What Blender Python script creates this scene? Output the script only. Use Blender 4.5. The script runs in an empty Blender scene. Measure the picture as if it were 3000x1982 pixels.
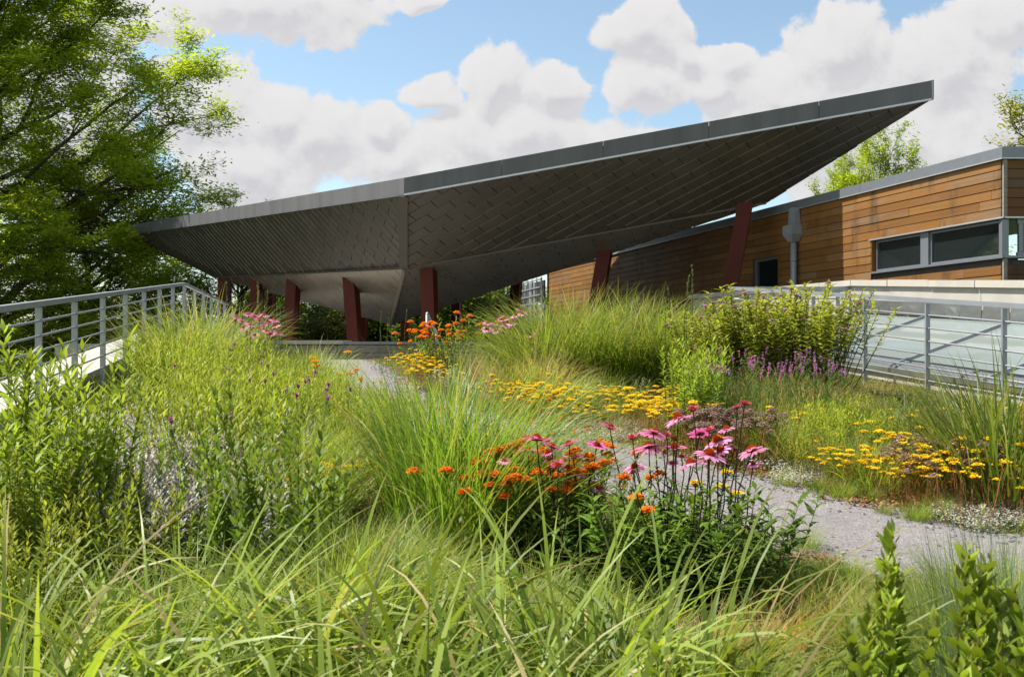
import bpy, math, random
import numpy as np
from mathutils import Vector

scene = bpy.context.scene
COL = scene.collection
RNG = np.random.default_rng(7)
random.seed(7)

# ------------------------------------------------------------------ camera
F_PX = 2917.0            # focal length in pixels of a 3000 px wide picture
cam_d = bpy.data.cameras.new('camera')
cam_d.lens = 35.0
cam_d.sensor_width = 36.0
cam_d.shift_y = 49.0 / 3000.0
cam_d.clip_start = 0.05
cam_d.clip_end = 2000.0
cam_d.dof.use_dof = True
cam_d.dof.focus_distance = 8.0
cam_d.dof.aperture_fstop = 9.0
cam = bpy.data.objects.new('camera', cam_d)
cam.rotation_euler = (math.radians(90), 0, 0)
COL.objects.link(cam)
scene.camera = cam

# ------------------------------------------------------------------ world, sun, exposure
SUN_EL = math.radians(54.0)
SUN_AZ = math.atan2(-0.972, 0.235)      # from +Y towards +X
sun_dir = Vector((math.sin(SUN_AZ) * math.cos(SUN_EL), math.cos(SUN_AZ) * math.cos(SUN_EL), math.sin(SUN_EL)))
sun_d = bpy.data.lights.new('sun', 'SUN')
sun_d.energy = 4.9
sun_d.angle = math.radians(0.5)
sun_d.color = (1.0, 0.95, 0.87)
sun = bpy.data.objects.new('sun', sun_d)
sun.rotation_euler = (-sun_dir).to_track_quat('-Z', 'Y').to_euler()
COL.objects.link(sun)
scene.view_settings.view_transform = 'Standard'
scene.view_settings.look = 'None'
scene.view_settings.gamma = 1.0
scene.view_settings.use_curve_mapping = False
scene.view_settings.exposure = 0.8
SKY_STRENGTH = 0.1

world = bpy.data.worlds.new('World')
scene.world = world
world.use_nodes = True
world.cycles.sampling_method = 'MANUAL'
world.cycles.sample_map_resolution = 512


class NT:
    """small helper for node trees"""
    def __init__(self, tree):
        self.t = tree
        self.n = tree.nodes
        self.l = tree.links

    def node(self, typ, **kw):
        nd = self.n.new(typ)
        for k, v in kw.items():
            setattr(nd, k, v)
        return nd

    def put(self, sock, val):
        if isinstance(val, bpy.types.NodeSocket):
            self.l.new(val, sock)
        elif val is not None:
            sock.default_value = val

    def math(self, op, a, b=None, c=None, clamp=False):
        nd = self.node('ShaderNodeMath', operation=op, use_clamp=clamp)
        self.put(nd.inputs[0], a)
        self.put(nd.inputs[1], b)
        self.put(nd.inputs[2], c)
        return nd.outputs[0]

    def vmath(self, op, a, b=None, c=None, out=0):
        nd = self.node('ShaderNodeVectorMath', operation=op)
        self.put(nd.inputs[0], a)
        self.put(nd.inputs[1], b)
        self.put(nd.inputs[2], c)
        return nd.outputs[out]

    def maprange(self, v, a, b, c=0.0, d=1.0, smooth=False):
        nd = self.node('ShaderNodeMapRange')
        if smooth:
            nd.interpolation_type = 'SMOOTHSTEP'
        nd.clamp = True
        for i, x in enumerate((v, a, b, c, d)):
            self.put(nd.inputs[i], x)
        return nd.outputs[0]

    def noise(self, vec, scale, detail=2.0, rough=0.5, dist=0.0, dim='3D'):
        nd = self.node('ShaderNodeTexNoise', noise_dimensions=dim)
        self.put(nd.inputs['Vector'], vec)
        nd.inputs['Scale'].default_value = scale
        nd.inputs['Detail'].default_value = detail
        nd.inputs['Roughness'].default_value = rough
        nd.inputs['Distortion'].default_value = dist
        return nd.outputs[0]

    def mix(self, fac, a, b, mode='MIX'):
        nd = self.node('ShaderNodeMix', data_type='RGBA', blend_type=mode)
        self.put(nd.inputs[0], fac)
        self.put(nd.inputs[6], a if isinstance(a, bpy.types.NodeSocket) else (*a[:3], 1))
        self.put(nd.inputs[7], b if isinstance(b, bpy.types.NodeSocket) else (*b[:3], 1))
        return nd.outputs[2]

    def ramp(self, fac, stops):
        nd = self.node('ShaderNodeValToRGB')
        el = nd.color_ramp.elements
        while len(el) < len(stops):
            el.new(0.5)
        for e, (p, c) in zip(el, stops):
            e.position = p
            e.color = (*c, 1) if len(c) == 3 else c
        self.put(nd.inputs[0], fac)
        return nd.outputs[0]


# clouds: soft ellipses (centre and radii as slopes of the view direction) broken up by noise
CLOUDS = [(600, 5, 310, 95), (320, 30, 150, 60), (985, 5, 70, 42), (500, 265, 130, 140), (640, 270, 100, 100),
          (720, 330, 140, 120), (560, 400, 180, 100), (860, 310, 75, 80), (900, 380, 130, 90), (1085, 320, 130, 105), (995, 215, 70, 40),
          (1150, 195, 85, 85), (1275, 205, 85, 70), (1240, 300, 190, 70), (1500, 55, 160, 75), (1600, 110, 45, 60),
          (1480, 190, 110, 75), (1640, 190, 90, 60), (1370, 370, 240, 70), (1800, 200, 200, 120), (1930, 120, 150, 130), (1700, 130, 90, 60),
          (2200, 170, 210, 130), (2000, 330, 350, 150), (2250, 350, 260, 150), (1720, 300, 130, 70), (1010, 395, 70, 30),
          (2350, 60, 130, 100), (410, 145, 70, 45), (130, 250, 250, 260), (2640, 200, 260, 200), (-260, 200, 260, 200)]


def cloud_group():
    g = bpy.data.node_groups.new('cloud_density', 'ShaderNodeTree')
    g.interface.new_socket('Vector', in_out='INPUT', socket_type='NodeSocketVector')
    g.interface.new_socket('Dir', in_out='INPUT', socket_type='NodeSocketVector')
    g.interface.new_socket('Density', in_out='OUTPUT', socket_type='NodeSocketFloat')
    t = NT(g)
    gi = t.node('NodeGroupInput')
    go = t.node('NodeGroupOutput')
    p0 = gi.outputs[0]
    wn = t.node('ShaderNodeTexNoise')
    t.put(wn.inputs['Vector'], p0)
    wn.inputs['Scale'].default_value = 7.0
    wn.inputs['Detail'].default_value = 4.0
    wn.inputs['Roughness'].default_value = 0.55
    p = t.vmath('ADD', p0, t.vmath('MULTIPLY', t.vmath('SUBTRACT', wn.outputs['Color'], (0.5, 0.5, 0.5)), (0.11, 0.085, 0.0)))
    acc = None
    for (cx, cy, rx, ry) in CLOUDS:
        u = (cx * 1.2642 - 1500) / F_PX
        v = (1040 - cy * 1.2642) / F_PX
        a, b = rx * 1.2642 / F_PX, ry * 1.2642 / F_PX
        q = t.vmath('MULTIPLY_ADD', p, (1 / a, 1 / b, 0), (-u / a, -v / b, 0))
        ln = t.vmath('LENGTH', q, out=1)
        acc = ln if acc is None else t.math('SMOOTH_MIN', acc, ln, 0.25)
    blob = t.math('SUBTRACT', 1.05, acc)
    blob = t.math('MAXIMUM', blob, -1.0)
    # clouds elsewhere in the sky, same kind
    s = t.node('ShaderNodeSeparateXYZ')
    t.put(s.inputs[0], gi.outputs[1])
    gen = t.math('MULTIPLY', t.math('SUBTRACT', t.noise(gi.outputs[1], 2.3, 3, 0.5), 0.55), 5.0)
    sp = t.node('ShaderNodeSeparateXYZ')
    t.put(sp.inputs[0], p)
    inx = t.maprange(t.math('ABSOLUTE', sp.outputs[0]), 0.55, 0.8, 1, 0)
    inv = t.maprange(sp.outputs[1], 0.40, 0.55, 1, 0)
    iny = t.maprange(s.outputs[1], 0.1, 0.3, 0, 1)
    ins = t.math('MULTIPLY', t.math('MULTIPLY', inx, inv), iny)
    gen = t.math('SUBTRACT', gen, t.math('MULTIPLY', ins, 6.0))
    f0 = t.math('MAXIMUM', blob, gen)
    n1 = t.noise(p0, 10.5, 10.0, 0.60, 0.2)
    n2 = t.noise(p0, 34.0, 7.0, 0.6, 0.3)
    nn = t.math('ADD', t.math('MULTIPLY', t.math('SUBTRACT', n1, 0.5), 1.35), t.math('MULTIPLY', t.math('SUBTRACT', n2, 0.5), 0.78))
    f = t.math('ADD', f0, nn)
    t.put(go.inputs[0], f)
    return g


def build_world():
    w = NT(world.node_tree)
    w.n.clear()
    out = w.node('ShaderNodeOutputWorld')
    bg = w.node('ShaderNodeBackground')
    bg.inputs['Strength'].default_value = SKY_STRENGTH
    w.l.new(bg.outputs[0], out.inputs[0])
    sky = w.node('ShaderNodeTexSky', sky_type='NISHITA')
    sky.sun_disc = False
    sky.sun_elevation = SUN_EL
    sky.sun_rotation = SUN_AZ % (2 * math.pi)
    sky.altitude = 0
    sky.air_density = 1.0
    sky.dust_density = 0.6
    sky.ozone_density = 1.2
    tc = w.node('ShaderNodeTexCoord')
    d = tc.outputs['Generated']
    s = w.node('ShaderNodeSeparateXYZ')
    w.put(s.inputs[0], d)
    yy = w.math('MAXIMUM', w.math('ABSOLUTE', s.outputs[1]), 0.12)
    c = w.node('ShaderNodeCombineXYZ')
    w.put(c.inputs[0], w.math('DIVIDE', s.outputs[0], yy))
    w.put(c.inputs[1], w.math('DIVIDE', s.outputs[2], yy))
    w.put(c.inputs[2], w.math('MULTIPLY', w.math('LESS_THAN', s.outputs[1], 0.0), 7.3))
    g = cloud_group()
    a = w.node('ShaderNodeGroup')
    a.node_tree = g
    w.put(a.inputs[0], c.outputs[0])
    w.put(a.inputs[1], d)
    b = w.node('ShaderNodeGroup')
    b.node_tree = g
    w.put(b.inputs[0], w.vmath('ADD', c.outputs[0], (-0.006, 0.015, 0)))
    w.put(b.inputs[1], w.vmath('ADD', d, (-0.006, 0, 0.015)))
    fa, fb = a.outputs[0], b.outputs[0]
    dens = w.maprange(fa, -0.02, 0.21, 0, 1, smooth=True)
    # towards the sun the cloud thins out: lit flank; thick and falling off below: grey
    lit = w.maprange(w.math('SUBTRACT', fa, fb), -0.30, 0.34, 0, 1)
    thin = w.maprange(fa, 0.1, 1.0, 1, 0)
    lum = w.math('ADD', w.math('MULTIPLY', lit, 0.70), w.math('MULTIPLY', thin, 0.30))
    cl = w.ramp(lum, [(0.0, (5.6, 5.5, 6.3)), (0.30, (6.6, 6.45, 7.1)), (0.62, (8.0, 7.8, 8.2)), (1.0, (9.6, 9.4, 9.5))])
    # the ramp clips at 1, so scale after it
    w.n.remove(cl.node)
    cl = w.ramp(lum, [(0.0, (.70, .695, .74)), (0.25, (.78, .775, .805)), (0.55, (.90, .89, .90)), (1.0, (.97, .955, .96))])
    cl = w.vmath('MULTIPLY', cl, (CLOUD_GAIN,) * 3)
    skc = w.vmath('MULTIPLY', sky.outputs[0], SKY_GAIN)
    col = w.mix(dens, skc, cl)
    w.l.new(col, bg.inputs['Color'])


CLOUD_GAIN = 5.0
SKY_GAIN = (1.18, 1.16, 1.04)
build_world()

# ------------------------------------------------------------------ helpers: objects and meshes


def tag(o, label=None, cat=None, group=None, kind=None):
    if label:
        o['label'] = label
    if cat:
        o['category'] = cat
    if group:
        o['group'] = group
    if kind:
        o['kind'] = kind
    return o


def link(name, mesh, parent=None, loc=None, rz=None, sc=None):
    o = bpy.data.objects.new(name, mesh)
    COL.objects.link(o)
    if parent is not None:
        o.parent = parent
    if loc is not None:
        o.location = loc
    if rz is not None:
        o.rotation_euler = (0, 0, rz)
    if sc is not None:
        o.scale = (sc, sc, sc) if not hasattr(sc, '__len__') else sc
    return o


def empty(name, loc=(0, 0, 0), rz=0.0):
    o = link(name, None, None, loc, rz)
    o.empty_display_size = 0.1
    return o


def pymesh(name, verts, faces, mats, smooth=False):
    me = bpy.data.meshes.new(name)
    me.from_pydata([tuple(map(float, v)) for v in verts], [], faces)
    for m in (mats if isinstance(mats, (list, tuple)) else [mats]):
        me.materials.append(m)
    if smooth:
        me.polygons.foreach_set('use_smooth', np.ones(len(me.polygons), bool))
    me.update()
    return me


class Geo:
    """collects quads with a tint per vertex and a material index per face"""
    def __init__(self):
        self.V, self.Fq, self.C, self.M = [], [], [], []
        self.n = 0

    def add(self, V, Fq, C, m=0):
        V = np.asarray(V, np.float32).reshape(-1, 3)
        Fq = np.asarray(Fq, np.int64).reshape(-1, 4)
        C = np.asarray(C, np.float32)
        if C.ndim == 1:
            C = np.broadcast_to(C, (len(V), 3))
        self.V.append(V)
        self.Fq.append(Fq + self.n)
        self.C.append(C)
        self.M.append(np.full(len(Fq), m, np.int32))
        self.n += len(V)
        return self

    def mesh(self, name, mats, smooth=True):
        V = np.concatenate(self.V)
        Fq = np.concatenate(self.Fq)
        C = np.concatenate(self.C)
        M = np.concatenate(self.M)
        me = bpy.data.meshes.new(name)
        me.vertices.add(len(V))
        me.vertices.foreach_set('co', V.ravel())
        me.loops.add(Fq.size)
        me.loops.foreach_set('vertex_index', Fq.ravel().astype(np.int32))
        me.polygons.add(len(Fq))
        me.polygons.foreach_set('loop_start', (np.arange(len(Fq)) * 4).astype(np.int32))
        me.polygons.foreach_set('material_index', M)
        me.polygons.foreach_set('use_smooth', np.full(len(Fq), smooth))
        for m in (mats if isinstance(mats, (list, tuple)) else [mats]):
            me.materials.append(m)
        at = me.color_attributes.new('tint', 'FLOAT_COLOR', 'POINT')
        rgba = np.ones((len(V), 4), np.float32)
        rgba[:, :3] = C
        at.data.foreach_set('color', rgba.ravel())
        me.update(calc_edges=True)
        return me


def rnd(a, b, n=None):
    return RNG.uniform(a, b, n)


def ribbons(base, az, th0, th1, L, W, col, segs=5, prof='blade', pw=1.0, twist=0.6, tipcol=None):
    """curved strips: blades, leaves, petals. Angles from the vertical at base and tip."""
    base = np.asarray(base, float).reshape(-1, 3)
    n = len(base)
    f = lambda x: np.broadcast_to(np.asarray(x, float), (n,)).copy()
    az, th0, th1, L, W = f(az), f(th0), f(th1), f(L), f(W)
    tw = rnd(-twist, twist, n)
    t = np.linspace(0, 1, segs + 1)
    tm = (t[1:] + t[:-1]) / 2
    th = th0[:, None] + (th1 - th0)[:, None] * tm[None] ** pw
    ds = (L / segs)[:, None]
    h = np.concatenate([np.zeros((n, 1)), np.cumsum(np.sin(th) * ds, 1)], 1)
    z = np.concatenate([np.zeros((n, 1)), np.cumsum(np.cos(th) * ds, 1)], 1)
    ca, sa = np.cos(az)[:, None], np.sin(az)[:, None]
    ctr = np.stack([base[:, :1] + h * ca, base[:, 1:2] + h * sa, base[:, 2:] + z], -1)
    tv = th0[:, None] + (th1 - th0)[:, None] * t[None] ** pw
    nor = np.stack([np.cos(tv) * ca, np.cos(tv) * sa, -np.sin(tv)], -1)
    side = np.stack([-sa + 0 * tv, ca + 0 * tv, 0 * tv], -1)
    twv = tw[:, None, None] * (0.35 + 0.65 * t[None, :, None])
    s = side * np.cos(twv) + nor * np.sin(twv)
    if prof == 'blade':
        w = np.minimum(1, 0.55 + 3 * t) * (1 - t ** 2.2) + 0.02
    elif prof == 'lance':
        w = np.sin(np.pi * np.clip(t * 0.97 + 0.03, 0, 1) ** 0.8) + 0.03
    elif prof == 'ovate':
        w = np.sin(np.pi * np.clip(t * 0.98 + 0.02, 0, 1) ** 0.65) + 0.02
    elif prof == 'leaf':
        w = np.full_like(t, 1.0)
        w[0], w[-1] = .75, .55
    elif prof == 'petal':
        w = np.minimum(1, 0.45 + 1.2 * t) * np.minimum(1, (1.04 - t) * 5)
    else:
        w = np.ones_like(t)
    off = s * (W[:, None] * 0.5 * w[None])[:, :, None]
    V = np.stack([ctr - off, ctr + off], 2)          # n, k, 2, 3
    k = segs + 1
    idx = np.arange(n * k * 2).reshape(n, k, 2)
    Fq = np.stack([idx[:, :-1, 0], idx[:, :-1, 1], idx[:, 1:, 1], idx[:, 1:, 0]], -1)
    col = np.asarray(col, float)
    if col.ndim == 1:
        col = np.broadcast_to(col, (n, 3))
    if tipcol is None:
        C = np.broadcast_to(col[:, None, None, :], V.shape)
    else:
        tc = np.broadcast_to(np.asarray(tipcol, float), (n, 3))
        k_ = (t ** 1.5)[None, :, None, None]
        C = np.broadcast_to(col[:, None, None, :] * (1 - k_) + tc[:, None, None, :] * k_, V.shape)
    return V.reshape(-1, 3), Fq.reshape(-1, 4), C.reshape(-1, 3)


def tubes(paths, rad, col, sides=4):
    """paths n,k,3; rad n,k"""
    P = np.asarray(paths, float)
    n, k, _ = P.shape
    R = np.broadcast_to(np.asarray(rad, float), (n, k))
    T = np.gradient(P, axis=1)
    T /= np.linalg.norm(T, axis=-1, keepdims=True) + 1e-9
    ref = np.where(np.abs(T[..., 2:3]) > 0.9, np.array([1.0, 0, 0]), np.array([0, 0, 1.0]))
    A = np.cross(T, ref)
    A /= np.linalg.norm(A, axis=-1, keepdims=True) + 1e-9
    B = np.cross(T, A)
    ang = np.arange(sides) * 2 * np.pi / sides
    V = P[:, :, None] + R[:, :, None, None] * (A[:, :, None] * np.cos(ang)[None, None, :, None] + B[:, :, None] * np.sin(ang)[None, None, :, None])
    idx = np.arange(n * k * sides).reshape(n, k, sides)
    nx = np.roll(idx, -1, 2)
    Fq = np.stack([idx[:, :-1], nx[:, :-1], nx[:, 1:], idx[:, 1:]], -1)
    col = np.asarray(col, float)
    if col.ndim == 1:
        C = np.broadcast_to(col, (V.size // 3, 3))
    else:
        C = np.broadcast_to(col[:, None, None, :], V.shape).reshape(-1, 3)
    return V.reshape(-1, 3), Fq.reshape(-1, 4), C


def vary(col, n, amt=0.18, hue=0.10):
    c = np.asarray(col, float)[None] * np.exp(RNG.normal(0, amt, (n, 1)))
    c = c * np.exp(RNG.normal(0, hue, (n, 3)) * np.array([1.0, 0.5, 1.0]))
    return np.clip(c, 0.003, 0.9)


def prism(pts, vec, inset=0.0):
    """closed solid: polygon pts pushed along vec"""
    p = [Vector(q) for q in pts]
    v = Vector(vec)
    n = len(p)
    c = sum(p, Vector()) / n
    top = []
    for q in p:
        r = q + v
        if inset:
            dv = c - q
            if dv.length > 1e-6:
                r += dv.normalized() * min(inset, dv.length * 0.4)
        top.append(r)
    V = p + top
    Fc = [tuple(reversed(range(n))), tuple(range(n, 2 * n))]
    for i in range(n):
        j = (i + 1) % n
        Fc.append((i, j, n + j, n + i))
    return V, Fc


def join(parts):
    V, Fc = [], []
    for v, f in parts:
        k = len(V)
        V += list(v)
        Fc += [tuple(i + k for i in q) for q in f]
    return V, Fc


def box(c, ux, uy, uz, sx, sy, sz):
    """box with centre c and half axes along unit vectors"""
    c, ux, uy, uz = map(Vector, (c, ux, uy, uz))
    V = [c + ux * (a * sx / 2) + uy * (b * sy / 2) + uz * (d * sz / 2) for d in (-1, 1) for b in (-1, 1) for a in (-1, 1)]
    Fc = [(0, 2, 3, 1), (4, 5, 7, 6), (0, 1, 5, 4), (2, 6, 7, 3), (0, 4, 6, 2), (1, 3, 7, 5)]
    return V, Fc


def beam(a, b, w, h, up=(0, 0, 1)):
    """rectangular bar from a to b; w across, h along up"""
    a, b = Vector(a), Vector(b)
    d = (b - a)
    L = d.length
    d.normalize()
    s = d.cross(Vector(up))
    s.normalize()
    u = s.cross(d)
    return box((a + b) / 2, d, s, u, L, w, h)


def cyl(a, b, r, sides=10):
    a, b = Vector(a), Vector(b)
    d = (b - a).normalized()
    s = d.cross(Vector((0, 0, 1)) if abs(d.z) < 0.9 else Vector((1, 0, 0))).normalized()
    u = s.cross(d)
    V = []
    for e in (a, b):
        V += [e + s * (r * math.cos(k * 2 * math.pi / sides)) + u * (r * math.sin(k * 2 * math.pi / sides)) for k in range(sides)]
    Fc = [tuple(reversed(range(sides))), tuple(range(sides, 2 * sides))]
    for k in range(sides):
        j = (k + 1) % sides
        Fc.append((k, j, sides + j, sides + k))
    return V, Fc


def solid(name, vf, mat, parent=None, smooth=False):
    return link(name, pymesh(name, vf[0], vf[1], mat, smooth), parent)


# ------------------------------------------------------------------ materials


def base_mat(name):
    m = bpy.data.materials.new(name)
    m.use_nodes = True
    t = NT(m.node_tree)
    b = t.n['Principled BSDF']
    return m, t, b


def simple(name, col, rough=0.5, metal=0.0, var=0.12, scale=6.0, bump=0.0, bscale=60.0, spec=0.5, stretch=(1, 1, 1)):
    m, t, b = base_mat(name)
    geo = t.node('ShaderNodeNewGeometry')
    p = t.vmath('MULTIPLY', geo.outputs['Position'], stretch)
    n = t.noise(p, scale, 5, 0.6)
    f = t.maprange(n, 0.3, 0.7, 1 - var, 1 + var)
    c = t.vmath('MULTIPLY', (col[0], col[1], col[2]), None)
    t.put(c.node.inputs[1], f)
    cc = t.node('ShaderNodeCombineXYZ')
    for i in range(3):
        t.put(cc.inputs[i], f)
    t.l.new(cc.outputs[0], c.node.inputs[1])
    t.l.new(c, b.inputs['Base Color'])
    b.inputs['Roughness'].default_value = rough
    b.inputs['Metallic'].default_value = metal
    b.inputs['Specular IOR Level'].default_value = spec
    if bump:
        bn = t.node('ShaderNodeBump')
        bn.inputs['Strength'].default_value = bump
        bn.inputs['Distance'].default_value = 0.01
        t.put(bn.inputs['Height'], t.noise(p, bscale, 4, 0.6))
        t.l.new(bn.outputs[0], b.inputs['Normal'])
    return m


def leaf_mat(name, trans=0.42, rough=0.5, spec=0.18, warm=(1.25, 1.15, 0.7), objvar=0.32):
    m, t, b = base_mat(name)
    at = t.node('ShaderNodeAttribute', attribute_name='tint')
    oi = t.node('ShaderNodeObjectInfo')
    f = t.maprange(oi.outputs['Random'], 0, 1, 1 - objvar, 1 + objvar)
    cc = t.node('ShaderNodeCombineXYZ')
    for i in range(3):
        t.put(cc.inputs[i], f)
    c = t.vmath('MULTIPLY', at.outputs['Color'], cc.outputs[0])
    t.l.new(c, b.inputs['Base Color'])
    b.inputs['Roughness'].default_value = rough
    b.inputs['Specular IOR Level'].default_value = spec
    tr = t.node('ShaderNodeBsdfTranslucent')
    t.l.new(t.vmath('MULTIPLY', c, warm), tr.inputs['Color'])
    mx = t.node('ShaderNodeMixShader')
    mx.inputs[0].default_value = trans
    t.l.new(b.outputs[0], mx.inputs[1])
    t.l.new(tr.outputs[0], mx.inputs[2])
    t.l.new(mx.outputs[0], t.n['Material Output'].inputs[0])
    return m


M_LEAF = leaf_mat('leaf')
M_GRASS = leaf_mat('grass_blade', 0.48, 0.42, 0.28, (1.3, 1.2, .6))
M_TREELEAF = leaf_mat('tree_leaf', 0.6, 0.42, 0.25, (1.4, 1.25, 0.5), 0.1)
M_PETAL = leaf_mat('petal', 0.35, 0.6, 0.2, (1.05, 1.0, 1.0), 0.12)
M_BARK = simple('bark', (.060, .050, .042), 0.9, 0, 0.35, 3.0, 0.6, 14, 0.2, (1, 1, 0.35))
M_CONE = leaf_mat('cone', 0.0, 0.7, 0.2, (1, 1, 1), 0.1)
M_GALV = simple('galvanised_rail', (.30, .32, .345), 0.45, 0.35, 0.10, 4.0)
M_FASCIA = simple('fascia_metal', (.128, .127, .132), 0.6, 0.0, 0.16, 1.2, 0.0, 60.0, 0.15, (2.5, 2.5, 0.25))
M_DRIP = simple('drip_metal', (.55, .56, .58), 0.35, 0.6, 0.06)
M_SOFFIT_BACK = simple('soffit_backing', (.05, .046, .04), 0.7, 0.1)
M_CONC = simple('pale_concrete', (.40, .375, .335), 0.85, 0, 0.12, 2.2, 0.25, 30)
M_STONE = simple('coping_stone', (.42, .39, .335), 0.85, 0, 0.10, 3.0, 0.2, 40)
M_RED = simple('red_steel', (.078, .012, .006), 0.5, 0.0, 0.2, 2.5, 0.05, 30, 0.2, (1, 1, 0.4))
M_DARKMETAL = simple('dark_metal', (.06, .062, .068), 0.45, 0.4)
M_FRAME = simple('window_frame', (.20, .215, .24), 0.4, 0.4, 0.06)
M_FLASH = simple('metal_flashing', (.42, .42, .41), 0.32, 0.85, 0.18, 2.0, 0.08, 8, 0.5, (1, 1, 4))
M_ROOF = simple('roof_membrane', (.25, .25, .25), 0.8)
M_PANELGREY = simple('grey_panel', (.22, .235, .26), 0.5, 0.1)


def wood_mat(name, tint=(1, 1, 1), udir=(-0.296, 0.955, 0)):
    m, t, b = base_mat(name)
    geo = t.node('ShaderNodeNewGeometry')
    s = t.vmath('DOT_PRODUCT', geo.outputs['Position'], udir, out=1)
    sep = t.node('ShaderNodeSeparateXYZ')
    t.put(sep.inputs[0], geo.outputs['Position'])
    z = sep.outputs[2]
    oi = t.node('ShaderNodeObjectInfo')
    r = oi.outputs['Random']

    def vec(a, c):
        n = t.node('ShaderNodeCombineXYZ')
        t.put(n.inputs[0], t.math('MULTIPLY', s, a))
        t.put(n.inputs[1], t.math('MULTIPLY', r, 37.0))
        t.put(n.inputs[2], t.math('MULTIPLY', z, c))
        return n.outputs[0]

    def vec0(a, c):
        n = t.node('ShaderNodeCombineXYZ')
        t.put(n.inputs[0], t.math('MULTIPLY', s, a))
        t.put(n.inputs[2], t.math('MULTIPLY', z, c))
        return n.outputs[0]
    grain = t.noise(vec(1.2, 55.0), 1.0, 6, 0.65, 0.3)
    blot = t.noise(vec(1.1, 3.0), 1.0, 4, 0.6)
    stain = t.noise(vec0(1.7, 0.55), 1.0, 5, 0.65)
    c = t.ramp(r, [(0.0, (.155, .066, .014)), (0.35, (.205, .090, .019)), (0.7, (.245, .115, .028)), (1.0, (.18, .086, .027))])
    grey = t.maprange(t.math('ADD', blot, t.math('MULTIPLY', t.math('SUBTRACT', r, 0.5), 0.2)), 0.48, 0.72, 0, 0.55, smooth=True)
    c = t.mix(grey, c, (.185, .128, .078))
    dark = t.maprange(stain, 0.50, 0.72, 0, 0.8, smooth=True)
    c = t.mix(dark, c, (.034, .022, .014))
    g = t.maprange(grain, 0.25, 0.75, 0.72, 1.22)
    cc = t.node('ShaderNodeCombineXYZ')
    for i in range(3):
        t.put(cc.inputs[i], t.math('MULTIPLY', g, tint[i]))
    c = t.vmath('MULTIPLY', c, cc.outputs[0])
    t.l.new(c, b.inputs['Base Color'])
    b.inputs['Roughness'].default_value = 0.6
    b.inputs['Specular IOR Level'].default_value = 0.3
    bn = t.node('ShaderNodeBump')
    bn.inputs['Strength'].default_value = 0.25
    bn.inputs['Distance'].default_value = 0.004
    t.put(bn.inputs['Height'], grain)
    t.l.new(bn.outputs[0], b.inputs['Normal'])
    return m


def panel_mat(name, col, metal, r0, var=0.10, scale=(1, 1, 1)):
    m, t, b = base_mat(name)
    oi = t.node('ShaderNodeObjectInfo')
    geo = t.node('ShaderNodeNewGeometry')
    n = t.noise(t.vmath('MULTIPLY', geo.outputs['Position'], scale), 1.3, 4, 0.6)
    f = t.math('ADD', t.maprange(oi.outputs['Random'], 0, 1, 1 - var, 1 + var), t.maprange(n, 0.3, 0.7, -0.12, 0.12))
    cc = t.node('ShaderNodeCombineXYZ')
    for i in range(3):
        t.put(cc.inputs[i], t.math('MULTIPLY', f, col[i]))
    t.l.new(cc.outputs[0], b.inputs['Base Color'])
    b.inputs['Metallic'].default_value = metal
    t.put(b.inputs['Roughness'], t.maprange(n, 0.3, 0.7, r0 - 0.06, r0 + 0.06))
    return m


def glass_mat(name, col, rough, alpha):
    m, t, b = base_mat(name)
    b.inputs['Base Color'].default_value = (*col, 1)
    b.inputs['Roughness'].default_value = rough
    b.inputs['IOR'].default_value = 1.52
    b.inputs['Specular IOR Level'].default_value = 0.8
    b.inputs['Alpha'].default_value = alpha
    return m


def asphalt_mat(name):
    m, t, b = base_mat(name)
    geo = t.node('ShaderNodeNewGeometry')
    p = geo.outputs['Position']
    v = t.node('ShaderNodeTexVoronoi')
    v.inputs['Scale'].default_value = 75.0
    t.put(v.inputs['Vector'], p)
    n = t.noise(p, 2.0, 5, 0.6)
    c = t.ramp(t.vmath('DOT_PRODUCT', v.outputs['Color'], (0.4, 0.3, 0.3), out=1),
               [(0.0, (.13, .118, .118)), (0.5, (.20, .185, .185)), (0.8, (.26, .24, .232)), (1.0, (.37, .31, .26))])
    litter = t.maprange(t.noise(p, 24.0, 4, 0.7), 0.58, 0.66, 0, 1)
    c = t.mix(t.math('MULTIPLY', litter, 0.6), c, (.28, .19, .12))
    f = t.maprange(n, 0.3, 0.7, 0.85, 1.12)
    cc = t.node('ShaderNodeCombineXYZ')
    for i in range(3):
        t.put(cc.inputs[i], f)
    t.l.new(t.vmath('MULTIPLY', c, cc.outputs[0]), b.inputs['Base Color'])
    b.inputs['Roughness'].default_value = 0.9
    bn = t.node('ShaderNodeBump')
    bn.inputs['Strength'].default_value = 0.5
    bn.inputs['Distance'].default_value = 0.01
    t.put(bn.inputs['Height'], v.outputs['Distance'])
    t.l.new(bn.outputs[0], b.inputs['Normal'])
    return m


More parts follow.
